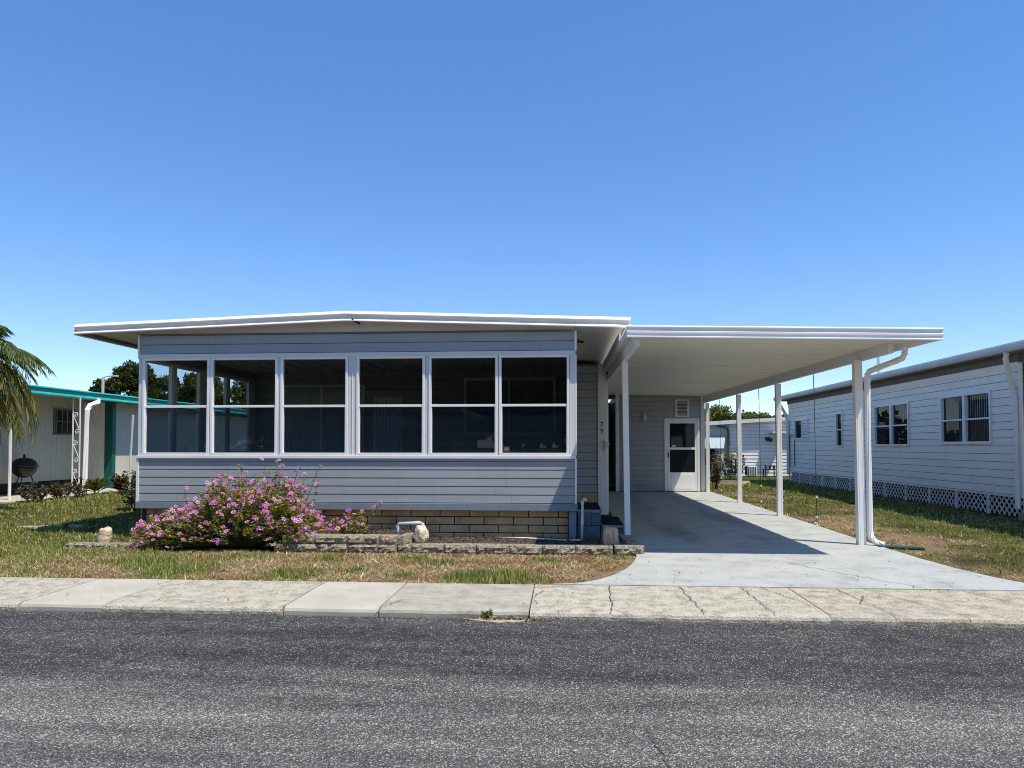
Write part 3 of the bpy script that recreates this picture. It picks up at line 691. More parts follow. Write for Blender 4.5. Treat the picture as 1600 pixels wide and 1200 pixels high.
MB().box(XL + .02, XR - .04, YF - .022, YF - .003, 3.095, 3.107).build('frieze_trim', 'brown', home); MB().box(XR, XM - .17, YM - .02, YM - .0, 3.03, 3.05).build('frieze_trim', 'brown', home)
prof = [(0.02, .010), (.0, .014), (-.055, -.034), (-.055, -.040), (-.012, -.050), (-.006, -.088), (-.014, -.094), (-.066, -.134), (-.066, -.144), (0.02, -.144)]
mb = MB()
for xa, xb in ((XEL, XAP), (XAP, XER + .04)):
    n = 14; rows = []
    for i in range(n + 1):
        x = xa + (xb - xa) * i / n; dent = .012 * max(0, noise.noise((x * 2.3, 0, 4))) if x > -.9 else .002 * noise.noise((x * 2, 0, 4))
        rows.append([(x, YR0 + p[0] - (dent if p[1] < -.09 else 0), zt(x) + p[1] + (dent if j in (5, 6) else 0)) for j, p in enumerate(prof)])
    k = len(prof); vs = [q for r_ in rows for q in r_]
    fs = [(i * k + j, (i + 1) * k + j, (i + 1) * k + (j + 1) % k, i * k + (j + 1) % k) for i in range(n) for j in range(k)] + [tuple(range(k)), tuple(n * k + j for j in range(k))]
    mb.add(vs, fs)
for x, sgn in ((XEL, -1), (XER, 1)):
    z = zt(x); mb.box(min(x, x + sgn * -.03), max(x, x - sgn * .03), YR0 + .021, YB + .4, z - .15, z + .006)
    mb.box(min(x, x + sgn * .04), max(x, x + sgn * .04), YR0 + .021, YB + .4, z - .15, z - .03)
mb.build('fascia', 'white', home)
mb = MB(); mb.box(XEL + .04, XEL + .16, YR0 + .05, YB + .2, zs(XEL) - .03, zs(XEL) - .002); mb.build('eave_board', 'brown', home)
mb = MB(); mb.tube([(-3.12, YF - .2, zs(-3.12) - .005), (-3.02, YF - .12, zs(-3.0) - .05)], .018, 6); mb.build('soffit_hook', 'dark', home)
# street corner pilaster with the number, bracket and lamp
mb = MB(); wbox(mb, FRONT(YM), XM - .17, XM + .01, -.06, .03, .02, 3.05); wbox(mb, FRONT(YM), XM + .012, XM + .045, -.12, -.03, .02, 3.05)
mb.build('corner_board', 'white', home, bevel=.004)
def digits(txt, x, y, z, size, parent, name='house_number'):
    cu = bpy.data.curves.new(name, 'FONT'); cu.body = txt; cu.size = size; cu.extrude = .003; cu.align_x = 'CENTER'; cu.space_line = .85
    ob = bpy.data.objects.new('tmp', cu); COL.objects.link(ob); dg = bpy.context.evaluated_depsgraph_get(); dg.update()
    me = bpy.data.meshes.new_from_object(ob.evaluated_get(dg)); bpy.data.objects.remove(ob)
    me.materials.clear(); me.materials.append(M['black'])
    for v in me.vertices: v.co = (x + v.co.x, y - v.co.z, z + v.co.y)
    o = bpy.data.objects.new(name, me); COL.objects.link(o); attach(o, parent); return o
digits('7\n9', XM - .09, YM - .034, 1.78, .15, home)
mb = MB(); mb.hexa([(.80, YM - .06, 1.30), (.83, YM - .06, 1.30), (.83, YM - .035, 1.30), (.80, YM - .035, 1.30), (.80, YM - .10, 1.50), (.90, YM - .10, 1.46), (.90, YM - .035, 1.46), (.80, YM - .035, 1.52)]); mb.tube([(.85, YM - .105, 1.44), (.85, YM - .115, 1.44)], .014, 8)
mb.build('bracket', 'white', home, bevel=.004)
mb = MB(); mb.tube([(.86, YM - .04, 2.98), (.88, YM - .12, 2.93), (.885, YM - .15, 2.86)], [.05, .06, .05], 10); mb.build('eave_lamp', 'black', home)
mb = MB(); mb.tube([(.2, 11.2, 3.02), (.3, 11.2, 3.01)], .02, 8); mb.tube([(.22, 11.2, 3.06), (.22, 11.2, 3.01)], .012, 6); mb.build('hook', 'dark', home)
# dim link wall at the end of the gap between house and shed
mb = MB(); siding(mb, FRONT(25.2), XM, 1.6, .3, 2.9, .16); blocks(mb, FRONT(25.2), XM, 1.6, 0, .3, .13, .4); mb.build('link_wall', 'siding', home)

# ------------------------------------------------------------------ carport
cp = thing('carport', (2.6, 14, 0), 'long white metal carport on slim posts over the painted driveway', 'carport')
zc = lambda x, y: 2.80 - .021 * (x - .75) + .0145 * (y - 9.0)
CX0, CX1, CY0, CY1 = .78, 4.38, 8.90, 25.3
mb = MB()
P = [(CX0, CY0 + .01), (CX1, CY0 + .01), (CX1, CY1), (CX0, CY1)]
mb.hexa([(x, y, zc(x, y)) for x, y in P] + [(x, y, zc(x, y) + .075) for x, y in P])
x = CX0 + .3
y = CY0 + .35
while y < 24.5:   # seams of the roof pans
    mb.hexa([(a, b, zc(a, b) + d) for d in (-.004, .001) for a, b in ((CX0 + .02, y), (CX1 - .02, y), (CX1 - .02, y + .012), (CX0 + .02, y + .012))])
    y += .61
mb.build('roof_panel', 'cp_soffit', cp)
cprof = [(.02, .078), (-.012, .080), (-.03, .066), (-.03, .058), (-.012, .048), (-.012, .018), (-.026, .008), (-.026, -.012), (-.014, -.020), (-.014, -.046), (-.028, -.054), (-.028, -.066), (.02, -.066)]
mb = MB(); k = len(cprof)
ra = [(CX0 - .02, CY0 + p[0], zc(CX0, CY0) + p[1]) for p in cprof]; rb = [(CX1 + .10, CY0 + p[0], zc(CX1, CY0) + p[1]) for p in cprof]
mb.add(ra + rb, [(j, k + j, k + (j + 1) % k, (j + 1) % k) for j in range(k)] + [tuple(range(k)), tuple(k + j for j in range(k))])
mb.build('fascia', 'white_clean', cp)
mb = MB()   # side gutter along the right edge, flashing along the house
mb.hexa([(a, b, zc(CX1, b) + d) for d in (-.06, .078) for a, b in ((CX1 + .002, CY0 + .022), (CX1 + .10, CY0 + .022), (CX1 + .10, CY1), (CX1 + .002, CY1))])
mb.build('gutter', 'white_clean', cp)
mb = MB(); mb.hexa([(a, b, zc(.76, b) + d) for d in (.076, .20) for a, b in ((CX0, 10.4), (CX0 + .03, 10.4), (CX0 + .03, CY1), (CX0, CY1))]); mb.build('flashing', 'gutter', cp)
for x0, ya, yb, zb in ((.865, 9.0, 25.0, lambda y: 2.635 + .0145 * (y - 9)), (4.19, 9.68, 22.3, lambda y: 2.605 + .008 * (y - 9.7))):
    mb = MB(); x1 = x0 + (.065 if x0 < 2 else .07)
    mb.hexa([(x0, ya, zb(ya)), (x1, ya, zb(ya)), (x1, yb, zb(yb)), (x0, yb, zb(yb)), (x0, ya, zc(x0, ya) - .001), (x1, ya, zc(x1, ya) - .001), (x1, yb, zc(x1, yb) - .001), (x0, yb, zc(x0, yb) - .001)])
    mb.build('beam', 'white', cp, bevel=.004)
def post(x, y, w_, ztop, lean=0.0):
    mb = MB(); h = w_ / 2
    mb.hexa([(x - h, y - h, .016), (x + h, y - h, .016), (x + h, y + h, .016), (x - h, y + h, .016)] + [(x - h - lean, y - h, ztop), (x + h - lean, y - h, ztop), (x + h - lean, y + h, ztop), (x - h - lean, y + h, ztop)])
    # shallow flutes read as the rolled seams of the post
    for dx in (-.25, .25): mb.hexa([(x + dx * w_ - .004, y - h - .003, .02), (x + dx * w_ + .004, y - h - .003, .02), (x + dx * w_ + .004, y - h + .002, .02), (x + dx * w_ - .004, y - h + .002, .02)] + [(x + dx * w_ - .004 - lean, y - h - .003, ztop - .01), (x + dx * w_ + .004 - lean, y - h - .003, ztop - .01), (x + dx * w_ + .004 - lean, y - h + .002, ztop - .01), (x + dx * w_ - .004 - lean, y - h + .002, ztop - .01)])
    return mb.build('post', 'white_clean', cp, bevel=.004)
post(.93, 10.86, .085, 2.66, .03)
post(4.165, 10.55, .105, 2.61, .03); post(4.28, 14.8, .10, 2.645, .02); post(4.30, 18.2, .10, 2.67, .01); post(4.31, 22.22, .10, 2.70, 0)
mb = MB()   # downspout from the gutter to the first right-hand post and down it
d = [(4.43, 9.75, 2.68), (4.43, 9.75, 2.61), (4.427, 9.76, 2.575), (4.415, 9.80, 2.55), (4.39, 9.90, 2.53), (4.29, 10.32, 2.47), (4.262, 10.44, 2.445), (4.253, 10.485, 2.41), (4.252, 10.50, 2.35), (4.262, 10.50, .25), (4.27, 10.48, .13), (4.32, 10.44, .06), (4.41, 10.38, .035)]
mb.tube(d, .043, 8); mb.build('downspout', 'white_clean', cp, smooth=False)
# pull cords with springs hanging from the right beam
for i, (x, y) in enumerate(((4.225, 20.1), (4.225, 16.1), (4.225, 12.62))):
    lab = ['thin dark tie cord hanging by the rearmost carport bay, nearest the shed', 'thin dark tie cord hanging between the two middle right carport posts', 'thin dark tie cord hanging behind the front right carport post'][i]
    mb = MB(); zt_ = 2.62 + .008 * (y - 9.7)
    mb.tube([(x, y, zt_), (x + .01, y, zt_ - .35), (x + .02, y, 1.3), (x + .035, y, .03)], .005, 5)
    for k in range(10): mb.tube([(x + .004 + .012 * math.cos(t * 1.6 + k * 2.5), y + .012 * math.sin(t * 1.6 + k * 2.5), zt_ - .05 - .022 * k - .005 * t) for t in range(4)], .003, 4)
    e = thing('tie_cord', (x, y, .02), lab, 'cord', 'cords hanging from the carport beam'); mb.build('cord', 'black', e)
    for zz in (.52, .18, .05): MB().tube([(x + .03, y, zz), (x + .033, y, zz + .04)], .018, 6).build('clip', 'white_clean', e)

# ------------------------------------------------------------------ shed at the end of the carport
shed = thing('utility_shed', (2.9, 22.4, 0), 'grey sided utility room closing the back of the carport', 'shed')
YSH = 22.3
mb = MB(); siding(mb, FRONT(YSH), 1.66, 4.14, .03, 3.0, .152, holes=[(3.03, 4.08, 0, 2.24)]); siding(mb, RIGHT(4.22), YSH + .08, 25.5, .03, 2.9, .152); siding(mb, LEFT(1.58), YSH + .08, 25.5, .03, 2.95, .152)
mb.build('siding', 'siding', shed)
mb = MB(); mb.box(1.60, 3.03, YSH + .002, YSH + .07, .0, 3.02); mb.box(4.08, 4.2, YSH + .002, YSH + .07, 0, 3.0); mb.box(3.03, 4.08, YSH + .002, YSH + .07, 2.24, 3.0); mb.box(1.60, 1.67, YSH + .07, 25.5, 0, 2.98); mb.box(4.13, 4.2, YSH + .07, 25.5, 0, 2.92); mb.box(1.67, 4.13, 25.4, 25.5, 0, 2.95); mb.box(1.67, 4.13, YSH + .8, YSH + .85, 0, 2.9)
mb.build('wall', 'dark', shed)
wbox(MB(), FRONT(YSH), 1.56, 1.67, -.08, .03, .02, 3.0).build('corner_board', 'white', shed, bevel=.004); wbox(MB(), FRONT(YSH), 4.13, 4.24, -.08, .03, .02, 2.94).build('corner_board', 'white', shed, bevel=.004)
mb = MB(); D = FRONT(YSH)
wbox(mb, D, 3.03, 3.11, -.03, .035, .03, 2.24); wbox(mb, D, 4.01, 4.08, -.03, .035, .03, 2.24); wbox(mb, D, 3.11, 4.01, -.03, .033, 2.17, 2.24); mb.build('door_frame', 'white_clean', shed, bevel=.004)
mb = MB()
wbox(mb, D, 3.115, 3.19, -.01, .025, .04, 2.165); wbox(mb, D, 3.94, 4.005, -.01, .025, .04, 2.165)
wbox(mb, D, 3.19, 3.94, -.01, .023, 2.09, 2.165); wbox(mb, D, 3.19, 3.94, -.01, .023, 1.29, 1.36); wbox(mb, D, 3.19, 3.94, -.01, .021, .04, .60)
wbox(mb, D, 3.24, 3.89, .0, .027, .10, .54)
door = mb.build('storm_door', 'white_clean', shed, bevel=.004)
for a, b in ((.60, 1.29), (1.36, 2.09)):
    q = MB(); q.quad((3.19, YSH + .002, a), (3.94, YSH + .002, a), (3.94, YSH + .002, b), (3.19, YSH + .002, b)); q.build('pane', 'glass_scr', door)
mb = MB(); mb.box(3.135, 3.16, YSH - .06, YSH - .026, 1.05, 1.2); mb.build('handle', 'black', door)
mb = MB(); mb.box(3.26, 3.36, YSH - .03, YSH + .0, 1.38, 1.43); mb.build('latch_sticker', 'white', door)
mb = MB(); W = FRONT(YSH)
wbox(mb, W, 3.36, 3.42, .0, .04, 2.28, 2.82); wbox(mb, W, 3.72, 3.78, .0, .04, 2.28, 2.82); wbox(mb, W, 3.42, 3.72, .0, .038, 2.76, 2.82); wbox(mb, W, 3.42, 3.72, 0, .038, 2.28, 2.33)
vt = mb.build('vent', 'grey_trim', shed)
mb = MB(); z = 2.34
while z < 2.75: mb.add([(3.42, YSH - .03, z), (3.72, YSH - .03, z), (3.72, YSH + .0, z + .03), (3.42, YSH + .0, z + .03), (3.42, YSH - .03, z + .006), (3.72, YSH - .03, z + .006), (3.72, YSH, z + .036), (3.42, YSH, z + .036)], [(0, 1, 2, 3), (4, 5, 6, 7), (0, 1, 5, 4)]); z += .042
mb.build('louvre', 'grey_trim', vt)
mb = MB(); mb.quad((3.42, YSH - .002 - .012, 2.33), (3.72, YSH - .014, 2.33), (3.72, YSH - .014, 2.76), (3.42, YSH - .014, 2.76)); mb.build('vent_backing', 'dark', vt)
mb = MB(); mb.tube([(2.42, YSH - .0, 2.32), (2.42, YSH - .05, 2.32)], .07, 14); mb.tube([(2.42, YSH - .05, 2.32), (2.42, YSH - .09, 2.28), (2.43, YSH - .12, 2.22), (2.43, YSH - .13, 2.17)], [.05, .085, .085, .06], 14); mb.build('wall_lamp', 'pvc', shed, smooth=True)

# ------------------------------------------------------------------ entry steps
st = thing('entry_steps', (.5, 11.6, 0), 'two blue grey block steps with black rubber treads beside the sunroom', 'steps')
mb = MB(); mb.box(XR + .03, .535, 11.03, 12.28, 0, .395); mb.box(.536, .865, 11.03, 12.28, 0, .165); mb.build('step_core', 'joint', st)
mb = MB(); blocks(mb, FRONT(11.03), XR + .035, .533, 0, .395, .2, .42, .01, 0, .02); blocks(mb, FRONT(11.03), .54, .863, 0, .165, .165, .42, .01, 0, .02); blocks(mb, RIGHT(.865), 11.03, 12.28, 0, .165, .165, .42, .01, 0, .02); blocks(mb, RIGHT(.535), 11.03, 12.28, .17, .395, .22, .42, .01, 0, .015); mb.build('step_block', 'step_blue', st, bevel=.006)
for x0, x1, z in ((XR + .03, .56, .395), (.56, .90, .166)):
    mb = MB(); mb.box(x0, x1, 10.99, 12.30, z, z + .045); t = mb.build('tread', 'trim_blue', st, bevel=.005)
    mb = MB(); mb.box(x0 + .015, x1 - .015, 11.03, 12.27, z + .045, z + .053); mb.build('rubber_mat', 'rubber', t)

# pipes
e = thing('standpipe', (.25, 10.42, 0), 'white standpipe with an elbow on top at the sunroom corner', 'pipe')
mb = MB(); mb.tube([(.245, 10.44, .03), (.25, 10.44, .3), (.255, 10.44, .60), (.262, 10.44, .625), (.30, 10.43, .635)], .019, 10); mb.build('pipe', 'pvc', e, smooth=True)
mb = MB(); mb.tube([(.25, 10.44, .56), (.256, 10.44, .625)], .026, 10); mb.tube([(.262, 10.44, .63), (.31, 10.43, .637)], .028, 10); mb.build('elbow', 'pvc', e, smooth=True)
tag(MB().tube([(-1.0, 10.36, .085), (-.6, 10.33, .09), (-.2, 10.28, .08), (.0, 10.24, .075), (.22, 10.24, .08)], .014, 8).build('irrigation_pipe', 'pvc', None, smooth=True), 'white plastic pipe lying on the bare soil below the brick wall', 'pipe')
tag(MB().tube([(-2.32, 9.95, .16), (-2.32, 9.95, .29), (-2.30, 9.96, .315), (-2.02, 10.0, .33), (-1.98, 10.0, .32), (-1.97, 10.0, .1)], .028, 8).build('drain_pipe', 'gutter', None, smooth=True), 'grey bent drain pipe behind the ochre rock in the bed', 'pipe')

# ------------------------------------------------------------------ bed edging and rocks
def edge_blocks(mb, x0, x1, y, z0, h, dep, bl, off=0):
    s = x0 - off
    while s < x1 - .02:
        a = max(s, x0) + .003; b = min(s + bl, x1) - .003
        if b - a > .02:
            nn = max(2, int((b - a) / .035)); mm = 4; vs = []; fs = []
            for j in range(mm + 1):
                for i in range(nn + 1):
                    edge = i in (0, nn) or j in (0, mm)
                    dy = 0 if edge else -.024 - .04 * noise.noise(((a + (b - a) * i / nn) * 16, j * 2.1, z0 * 30))
                    vs.append((a + (b - a) * i / nn, y + dy, z0 + h * j / mm))
            for j in range(mm):
                for i in range(nn): fs.append((j * (nn + 1) + i, j * (nn + 1) + i + 1, (j + 1) * (nn + 1) + i + 1, (j + 1) * (nn + 1) + i))
            mb.add(vs, fs)
            mb.quad((a, y, z0 + h), (b, y, z0 + h), (b, y + dep, z0 + h), (a, y + dep, z0 + h)); mb.quad((a, y, z0), (a, y, z0 + h), (a, y + dep, z0 + h), (a, y + dep, z0)); mb.quad((b, y, z0), (b, y, z0 + h), (b, y + dep, z0 + h), (b, y + dep, z0)); mb.quad((a, y + dep, z0), (b, y + dep, z0), (b, y + dep, z0 + h), (a, y + dep, z0 + h))
        s += bl
mb = MB(); edge_blocks(mb, -3.85, -2.2, 9.38, 0, .105, .2, .40, .2); edge_blocks(mb, -3.75, -2.2, 9.40, .11, .105, .2, .44, 0)
mb.hexa([(x_, y_, z_) for z_ in (.11, .215) for x_, y_ in ((-2.20, 9.42), (-2.12, 9.42), (-1.95, 9.78), (-2.16, 9.80))])
tag(mb.build('garden_edging', 'edging'), 'two course split block edging in front of the pink flowering bush', 'garden edging', 'block edging round the flower bed')
mb = MB(); edge_blocks(mb, -2.19, .62, 9.42, -.01, .115, .19, .43, .25); edge_blocks(mb, .64, 1.02, 9.40, .0, .115, .24, .5)
mb.hexa([(x_, y_, z_) for z_ in (0, .085) for x_, y_ in ((.86, 9.66), (1.0, 9.66), (.98, 10.98), (.80, 10.98))])
tag(mb.build('garden_edging', 'edging'), 'single course split block edging from the ochre rock to the driveway corner', 'garden edging', 'block edging round the flower bed')
mb = MB(); edge_blocks(mb, -6.85, -5.75, 9.52, -.02, .085, .12, .38)
tag(mb.build('garden_edging', 'edging'), 'short low concrete edging under the banded rock on the left lawn', 'garden edging', 'block edging round the flower bed')

def rock(name, c, dims, mat, label, seed, amp=.16, sq=2.6, lean=(0, 0)):
    nu, nv = 28, 20; vs = []; fs = []
    for j in range(nv + 1):
        th = math.pi * j / nv
        for i in range(nu):
            ph = 2 * math.pi * i / nu
            d = V3((math.sin(th) * math.cos(ph), math.sin(th) * math.sin(ph), math.cos(th)))
            k = (abs(d.x) ** sq + abs(d.y) ** sq + abs(d.z) ** sq) ** (-1 / sq)
            r_ = k * (1 + amp * noise.noise(d * 1.6 + V3((seed, 0, 0))) + amp * .6 * noise.noise(d * 4 + V3((0, seed, 0))) + amp * .3 * noise.noise(d * 9 + V3((0, seed, 3))))
            z = (d.z * r_ * .5 + .5) * dims[2]
            vs.append((c[0] + d.x * r_ * dims[0] / 2 + lean[0] * z, c[1] + d.y * r_ * dims[1] / 2 + lean[1] * z, c[2] + z - .02))
    for j in range(nv):
        for i in range(nu): fs.append((j * nu + i, j * nu + (i + 1) % nu, (j + 1) * nu + (i + 1) % nu, (j + 1) * nu + i))
    mb = MB(); mb.add(vs, fs); o = mb.build(name, mat, smooth=True); tag(o, label, 'rock'); return o
rock('rock', (-6.42, 9.70, .03), (.175, .14, .25), 'rock_band', 'banded tan rock standing on the low edging of the left lawn', 3, .2, 3.2, (.12, 0))
rock('rock', (-1.92, 9.62, .10), (.19, .17, .25), 'rock', 'knobbly ochre and white rock at the step of the block edging', 8, .34, 2.3)
rock('rock', (.62, 9.74, .04), (.20, .13, .30), 'wood_rock', 'upright streaked petrified wood slab by the driveway corner', 5, .12, 4.5, (-.05, 0))

# ------------------------------------------------------------------ flowering bush
def flower_mesh():
    Vv = []; Ff = []; Cc = []
    for k in range(5):
        a = 2 * math.pi * k / 5; o = len(Vv)
        for rr, da, z in ((.1, 0, 0), (.6, -.42, .12), (1.0, -.34, .1), (1.06, .1, .06), (.98, .42, .1), (.55, .38, .12)):
            Vv.append((rr * math.cos(a + da), rr * math.sin(a + da), z)); Cc.append((.42, .07, .28) if rr < .3 else (.78, .36, .66))
        Ff += [(o, o + 1, o + 2, o + 3), (o, o + 3, o + 4, o + 5)]
    return np.array(Vv), np.array(Ff), np.array(Cc)
FV, FF, FC = flower_mesh()
def rot_to(d, spin):
    q = V3((0, 0, 1)).rotation_difference(V3(d)).to_matrix(); a = np.array(q)
    s = np.array([[math.cos(spin), -math.sin(spin), 0], [math.sin(spin), math.cos(spin), 0], [0, 0, 1]])
    return a @ s
def bush(root, outline, yc, hy, nst, fl_share, pal, leaf=(.035, .065), nparts=100, strays=()):
    """stems from the ground up to an envelope whose height follows the outline; leaves along each stem, flowers at tips"""
    ox = [p[0] for p in outline]; oz = [p[1] for p in outline]
    tips = []; sm = MB(); LC = []; LD = []
    for i in range(nst):
        x = random.uniform(ox[0], ox[-1]); v = random.uniform(-1, 1); H = float(np.interp(x, ox, oz))
        y = yc + hy * v
        z = H * math.sqrt(max(.05, 1 - v * v * .85)) * (random.uniform(.70, 1.10) if random.random() < .6 else random.uniform(.2, .8))
        xm = (ox[0] + ox[-1]) / 2
        bx = x * .6 + xm * .4 + random.gauss(0, .12); by = yc + (y - yc) * .35
        tips.append((x, y, z, bx, by))
    for (x, y, z, bx, by) in strays: tips.append((x, y, z, bx, by))
    ends = []
    for (x, y, z, bx, by) in tips:
        a = V3((bx, by, .03)); d = V3((x, y, z)); m = a.lerp(d, .55) + V3((0, 0, .12 * z)) + V3((random.gauss(0, .03), random.gauss(0, .03), 0))
        pts = [a.lerp(m, t * 2) if t < .5 else m.lerp(d, t * 2 - 1) for t in (0, .25, .5, .75, 1)]
        sm.tube(pts, [.006, .005, .004, .003, .002], 3, cap=False)
        nl = int(14 + 12 * random.random())
        for k in range(nl):
            t = 1 - (random.random() ** 1.4) * .62; q = (m.lerp(d, t * 2 - 1) if t > .5 else a.lerp(m, t * 2))
            ang = random.uniform(0, 6.283); LC.append(q); LD.append((math.cos(ang), math.sin(ang), random.uniform(-.2, .7)))
        ends.append(d)
    sm.build('stems', 'stem', root)
    n = len(LC); Vt, F, cc = leaves(np.array(LC), np.array(LD), rng.uniform(leaf[0], leaf[1], n), rng.uniform(leaf[0], leaf[1], n) * .45, pick(pal, n, .25), .12, .1)
    np_mesh('foliage', Vt, F, cc, 'leaf', root)
    fl = [d for d in ends if random.random() < fl_share]
    allf = []
    for d in fl:
        for _ in range(random.choice((1, 1, 2))):
            c_ = d + V3((random.gauss(0, .02), random.gauss(0, .02), random.uniform(.0, .025)))
            dirn = V3((random.gauss(0, .5), random.gauss(-.45, .45), random.uniform(.35, 1))).normalized()
            allf.append((c_, dirn, random.uniform(.020, .036), random.uniform(0, 6.28), random.choice(((.78, .52, .74), (.95, .78, .95), (1.05, 1.0, 1.05), (1.08, 1.25, 1.15)))))
    allf.sort(key=lambda q: q[0].y)
    def fmesh(q):
        Rm = rot_to(q[1], q[3]); return (FV * q[2]) @ Rm.T + np.array(q[0])
    rest = allf[nparts:]
    for q in allf[:nparts]:
        np_mesh('flower', fmesh(q), FF, np.clip(FC * np.array(q[4]), 0, 1), 'petal', root)
    if rest:
        Vs = np.concatenate([fmesh(q) for q in rest]); Fs = np.concatenate([FF + i * len(FV) for i in range(len(rest))]); Cs = np.concatenate([np.clip(FC * np.array(q[4]), 0, 1) for q in rest])
        o = np_mesh('flowers', Vs, Fs, Cs, 'petal', root); o['kind'] = 'stuff'
BPAL = [(.24, .27, .045), (.34, .33, .07), (.14, .18, .035), (.44, .36, .08), (.42, .22, .06), (.10, .13, .03), (.30, .30, .07)]
bu = thing('flowering_bush', (-4.5, 9.7, 0), 'broad bush covered in pink blossoms in front of the sunroom wall', 'bush')
OUT = [(-5.85, .30), (-5.7, .44), (-5.45, .52), (-5.2, .62), (-5.0, .80), (-4.85, 1.0), (-4.6, 1.02), (-4.35, .97), (-4.1, 1.07), (-3.9, .98), (-3.7, .88), (-3.5, .62), (-3.38, .40)]
bush(bu, [(a_, b_ * .96) for a_, b_ in OUT], 9.80, .60, 1080, .70, BPAL, nparts=100, strays=[(-4.22, 9.9, 1.20, -4.2, 9.9), (-3.98, 9.95, 1.11, -4.1, 9.9), (-3.42, 9.95, 1.14, -3.8, 9.9), (-4.58, 9.95, 1.14, -4.5, 9.9), (-3.75, 10.0, 1.08, -3.9, 9.9), (-3.45, 9.9, .86, -3.6, 9.9), (-4.0, 9.9, 1.19, -4.1, 9.9), (-4.75, 9.9, 1.12, -4.7, 9.9), (-3.62, 9.9, 1.0, -3.8, 9.9), (-5.32, 9.8, .80, -5.2, 9.8)])
b2 = thing('small_flowering_plant', (-3.0, 9.8, .15), 'small leafy plant with a few pink blossoms right of the big bush', 'plant')
bush(b2, [(-3.18, .40), (-3.0, .52), (-2.85, .56), (-2.68, .50)], 9.78, .16, 40, .75, BPAL[:5], nparts=40, strays=[(-2.52, 9.8, .62, -2.8, 9.8), (-2.6, 9.8, .55, -2.8, 9.8)])

# fallen leaves: along the kerb, on the pavement, the bed edge and the drive
n = 620; kx = rng.uniform(-8, 6, n); ky = rng.uniform(6.2, 9.6, n)
sel = rng.random(n); kx = np.where(sel < .35, rng.normal(-.45, .16, n), kx); ky = np.where(sel < .35, 6.06 + rng.random(n) * .06, ky)
kx = np.where((sel > .35) & (sel < .6), rng.uniform(-5, .9, n), kx); ky = np.where((sel > .35) & (sel < .6), rng.normal(9.33, .05, n), ky)
kz = np.where(ky < 6.14, -.05, np.where(ky < 7.3, .018, .022))
Vt, F, cc = leaves(np.c_[kx, ky, kz], np.c_[rng.normal(size=n), rng.normal(size=n), np.abs(rng.normal(size=n)) * .25], rng.uniform(.018, .045, n), rng.uniform(.008, .02, n), pick([(.28, .14, .07), (.40, .27, .14), (.16, .08, .04), (.48, .38, .22), (.12, .10, .05)], n, .25))
struct(np_mesh('leaf_litter', Vt, F, cc, 'grass'), 'stuff')
mb = MB(); mb.prism([(-.86 + .62 * t / 10, 6.085 - .10 * math.sin(math.pi * t / 10) * (1 + .4 * noise.noise((t * .9, 3, 0)))) for t in range(11)], 'z', -.062, -.051); struct(mb.build('sand_patch', 'conc_tan'))
# ------------------------------------------------------------------ generic plants
def shrub(name, c, rad, h, n, pal, label, cat='shrub', leaf=(.05, .1), spiky=False, group=None, wf=.45):
    e = thing(name, c, label, cat, group); sm = MB(); LC = []; LD = []
    ns = max(8, n // 25)
    for i in range(ns):
        a = random.uniform(0, 6.283); r_ = rad * math.sqrt(random.random())
        tip = V3((c[0] + r_ * math.cos(a), c[1] + r_ * math.sin(a), c[2] + h * random.uniform(.55, 1.05) * (1 - .35 * (r_ / rad) ** 2))); b0 = V3((c[0] + .3 * r_ * math.cos(a), c[1] + .3 * r_ * math.sin(a), c[2]))
        sm.tube([b0, b0.lerp(tip, .5) + V3((random.gauss(0, .02), random.gauss(0, .02), 0)), tip], [.008, .006, .003], 3, cap=False)
        for k in range(n // ns):
            q = b0.lerp(tip, 1 - random.random() ** 1.3 * .75); an = random.uniform(0, 6.283)
            LC.append(q); LD.append((math.cos(an), math.sin(an), random.uniform(.3, 1.6) if spiky else random.uniform(-.3, .8)))
    sm.build('stems', 'stem', e); m_ = len(LC)
    Vt, F, cc = leaves(np.array(LC), np.array(LD), rng.uniform(leaf[0], leaf[1], m_), rng.uniform(leaf[0], leaf[1], m_) * wf, pick(pal, m_, .3), .12, .1)
    np_mesh('foliage', Vt, F, cc, 'leaf', e); return e
def tree(c, h, rad, crown_z, pal, label, nclump=46, per=170, leaf=(.16, .34), group=None, squash=.75, name='tree'):
    e = thing(name, c, label, 'tree', group); tm = MB()
    top = V3((c[0], c[1], c[2] + crown_z)); cl = []
    for i in range(nclump):
        a = random.uniform(0, 6.283); u_ = random.uniform(-.7, 1); rr = rad * (random.random() ** .45) * math.sqrt(max(0.08, 1 - u_ * u_ * .8))
        hz = (h - crown_z) 
        cl.append((V3((top.x + rr * math.cos(a), top.y + rr * math.sin(a), top.z + u_ * hz * .8)), rad * random.uniform(.2, .34)))
    tm.tube([c, (c[0] + .1, c[1], c[2] + crown_z * .5), tuple(top)], [rad * .09, rad * .07, rad * .05], 10)
    for (q, r_) in cl[::2]: tm.tube([(c[0] + .1, c[1], c[2] + crown_z * .55), tuple(V3((c[0], c[1], c[2] + crown_z * .8)).lerp(q, .5)), tuple(q)], [rad * .04, rad * .025, .02], 5, cap=False)
    tm.build('trunk', 'bark', e, smooth=True)
    C = []; D = []
    for (q, r_) in cl:
        d = unit(rng.normal(size=(per, 3))); d[:, 2] = d[:, 2] * squash + .15
        C.append(np.array(q) + d * r_ * rng.uniform(.55, 1.08, (per, 1))); D.append(d + rng.normal(size=(per, 3)) * .7)
    C = np.concatenate(C); D = np.concatenate(D); n = len(C)
    Vt, F, cc = leaves(C, D, rng.uniform(leaf[0], leaf[1], n), rng.uniform(leaf[0], leaf[1], n) * .6, pick(pal, n, .3), .15)
    np_mesh('crown', Vt, F, cc, 'leaf', e); return e

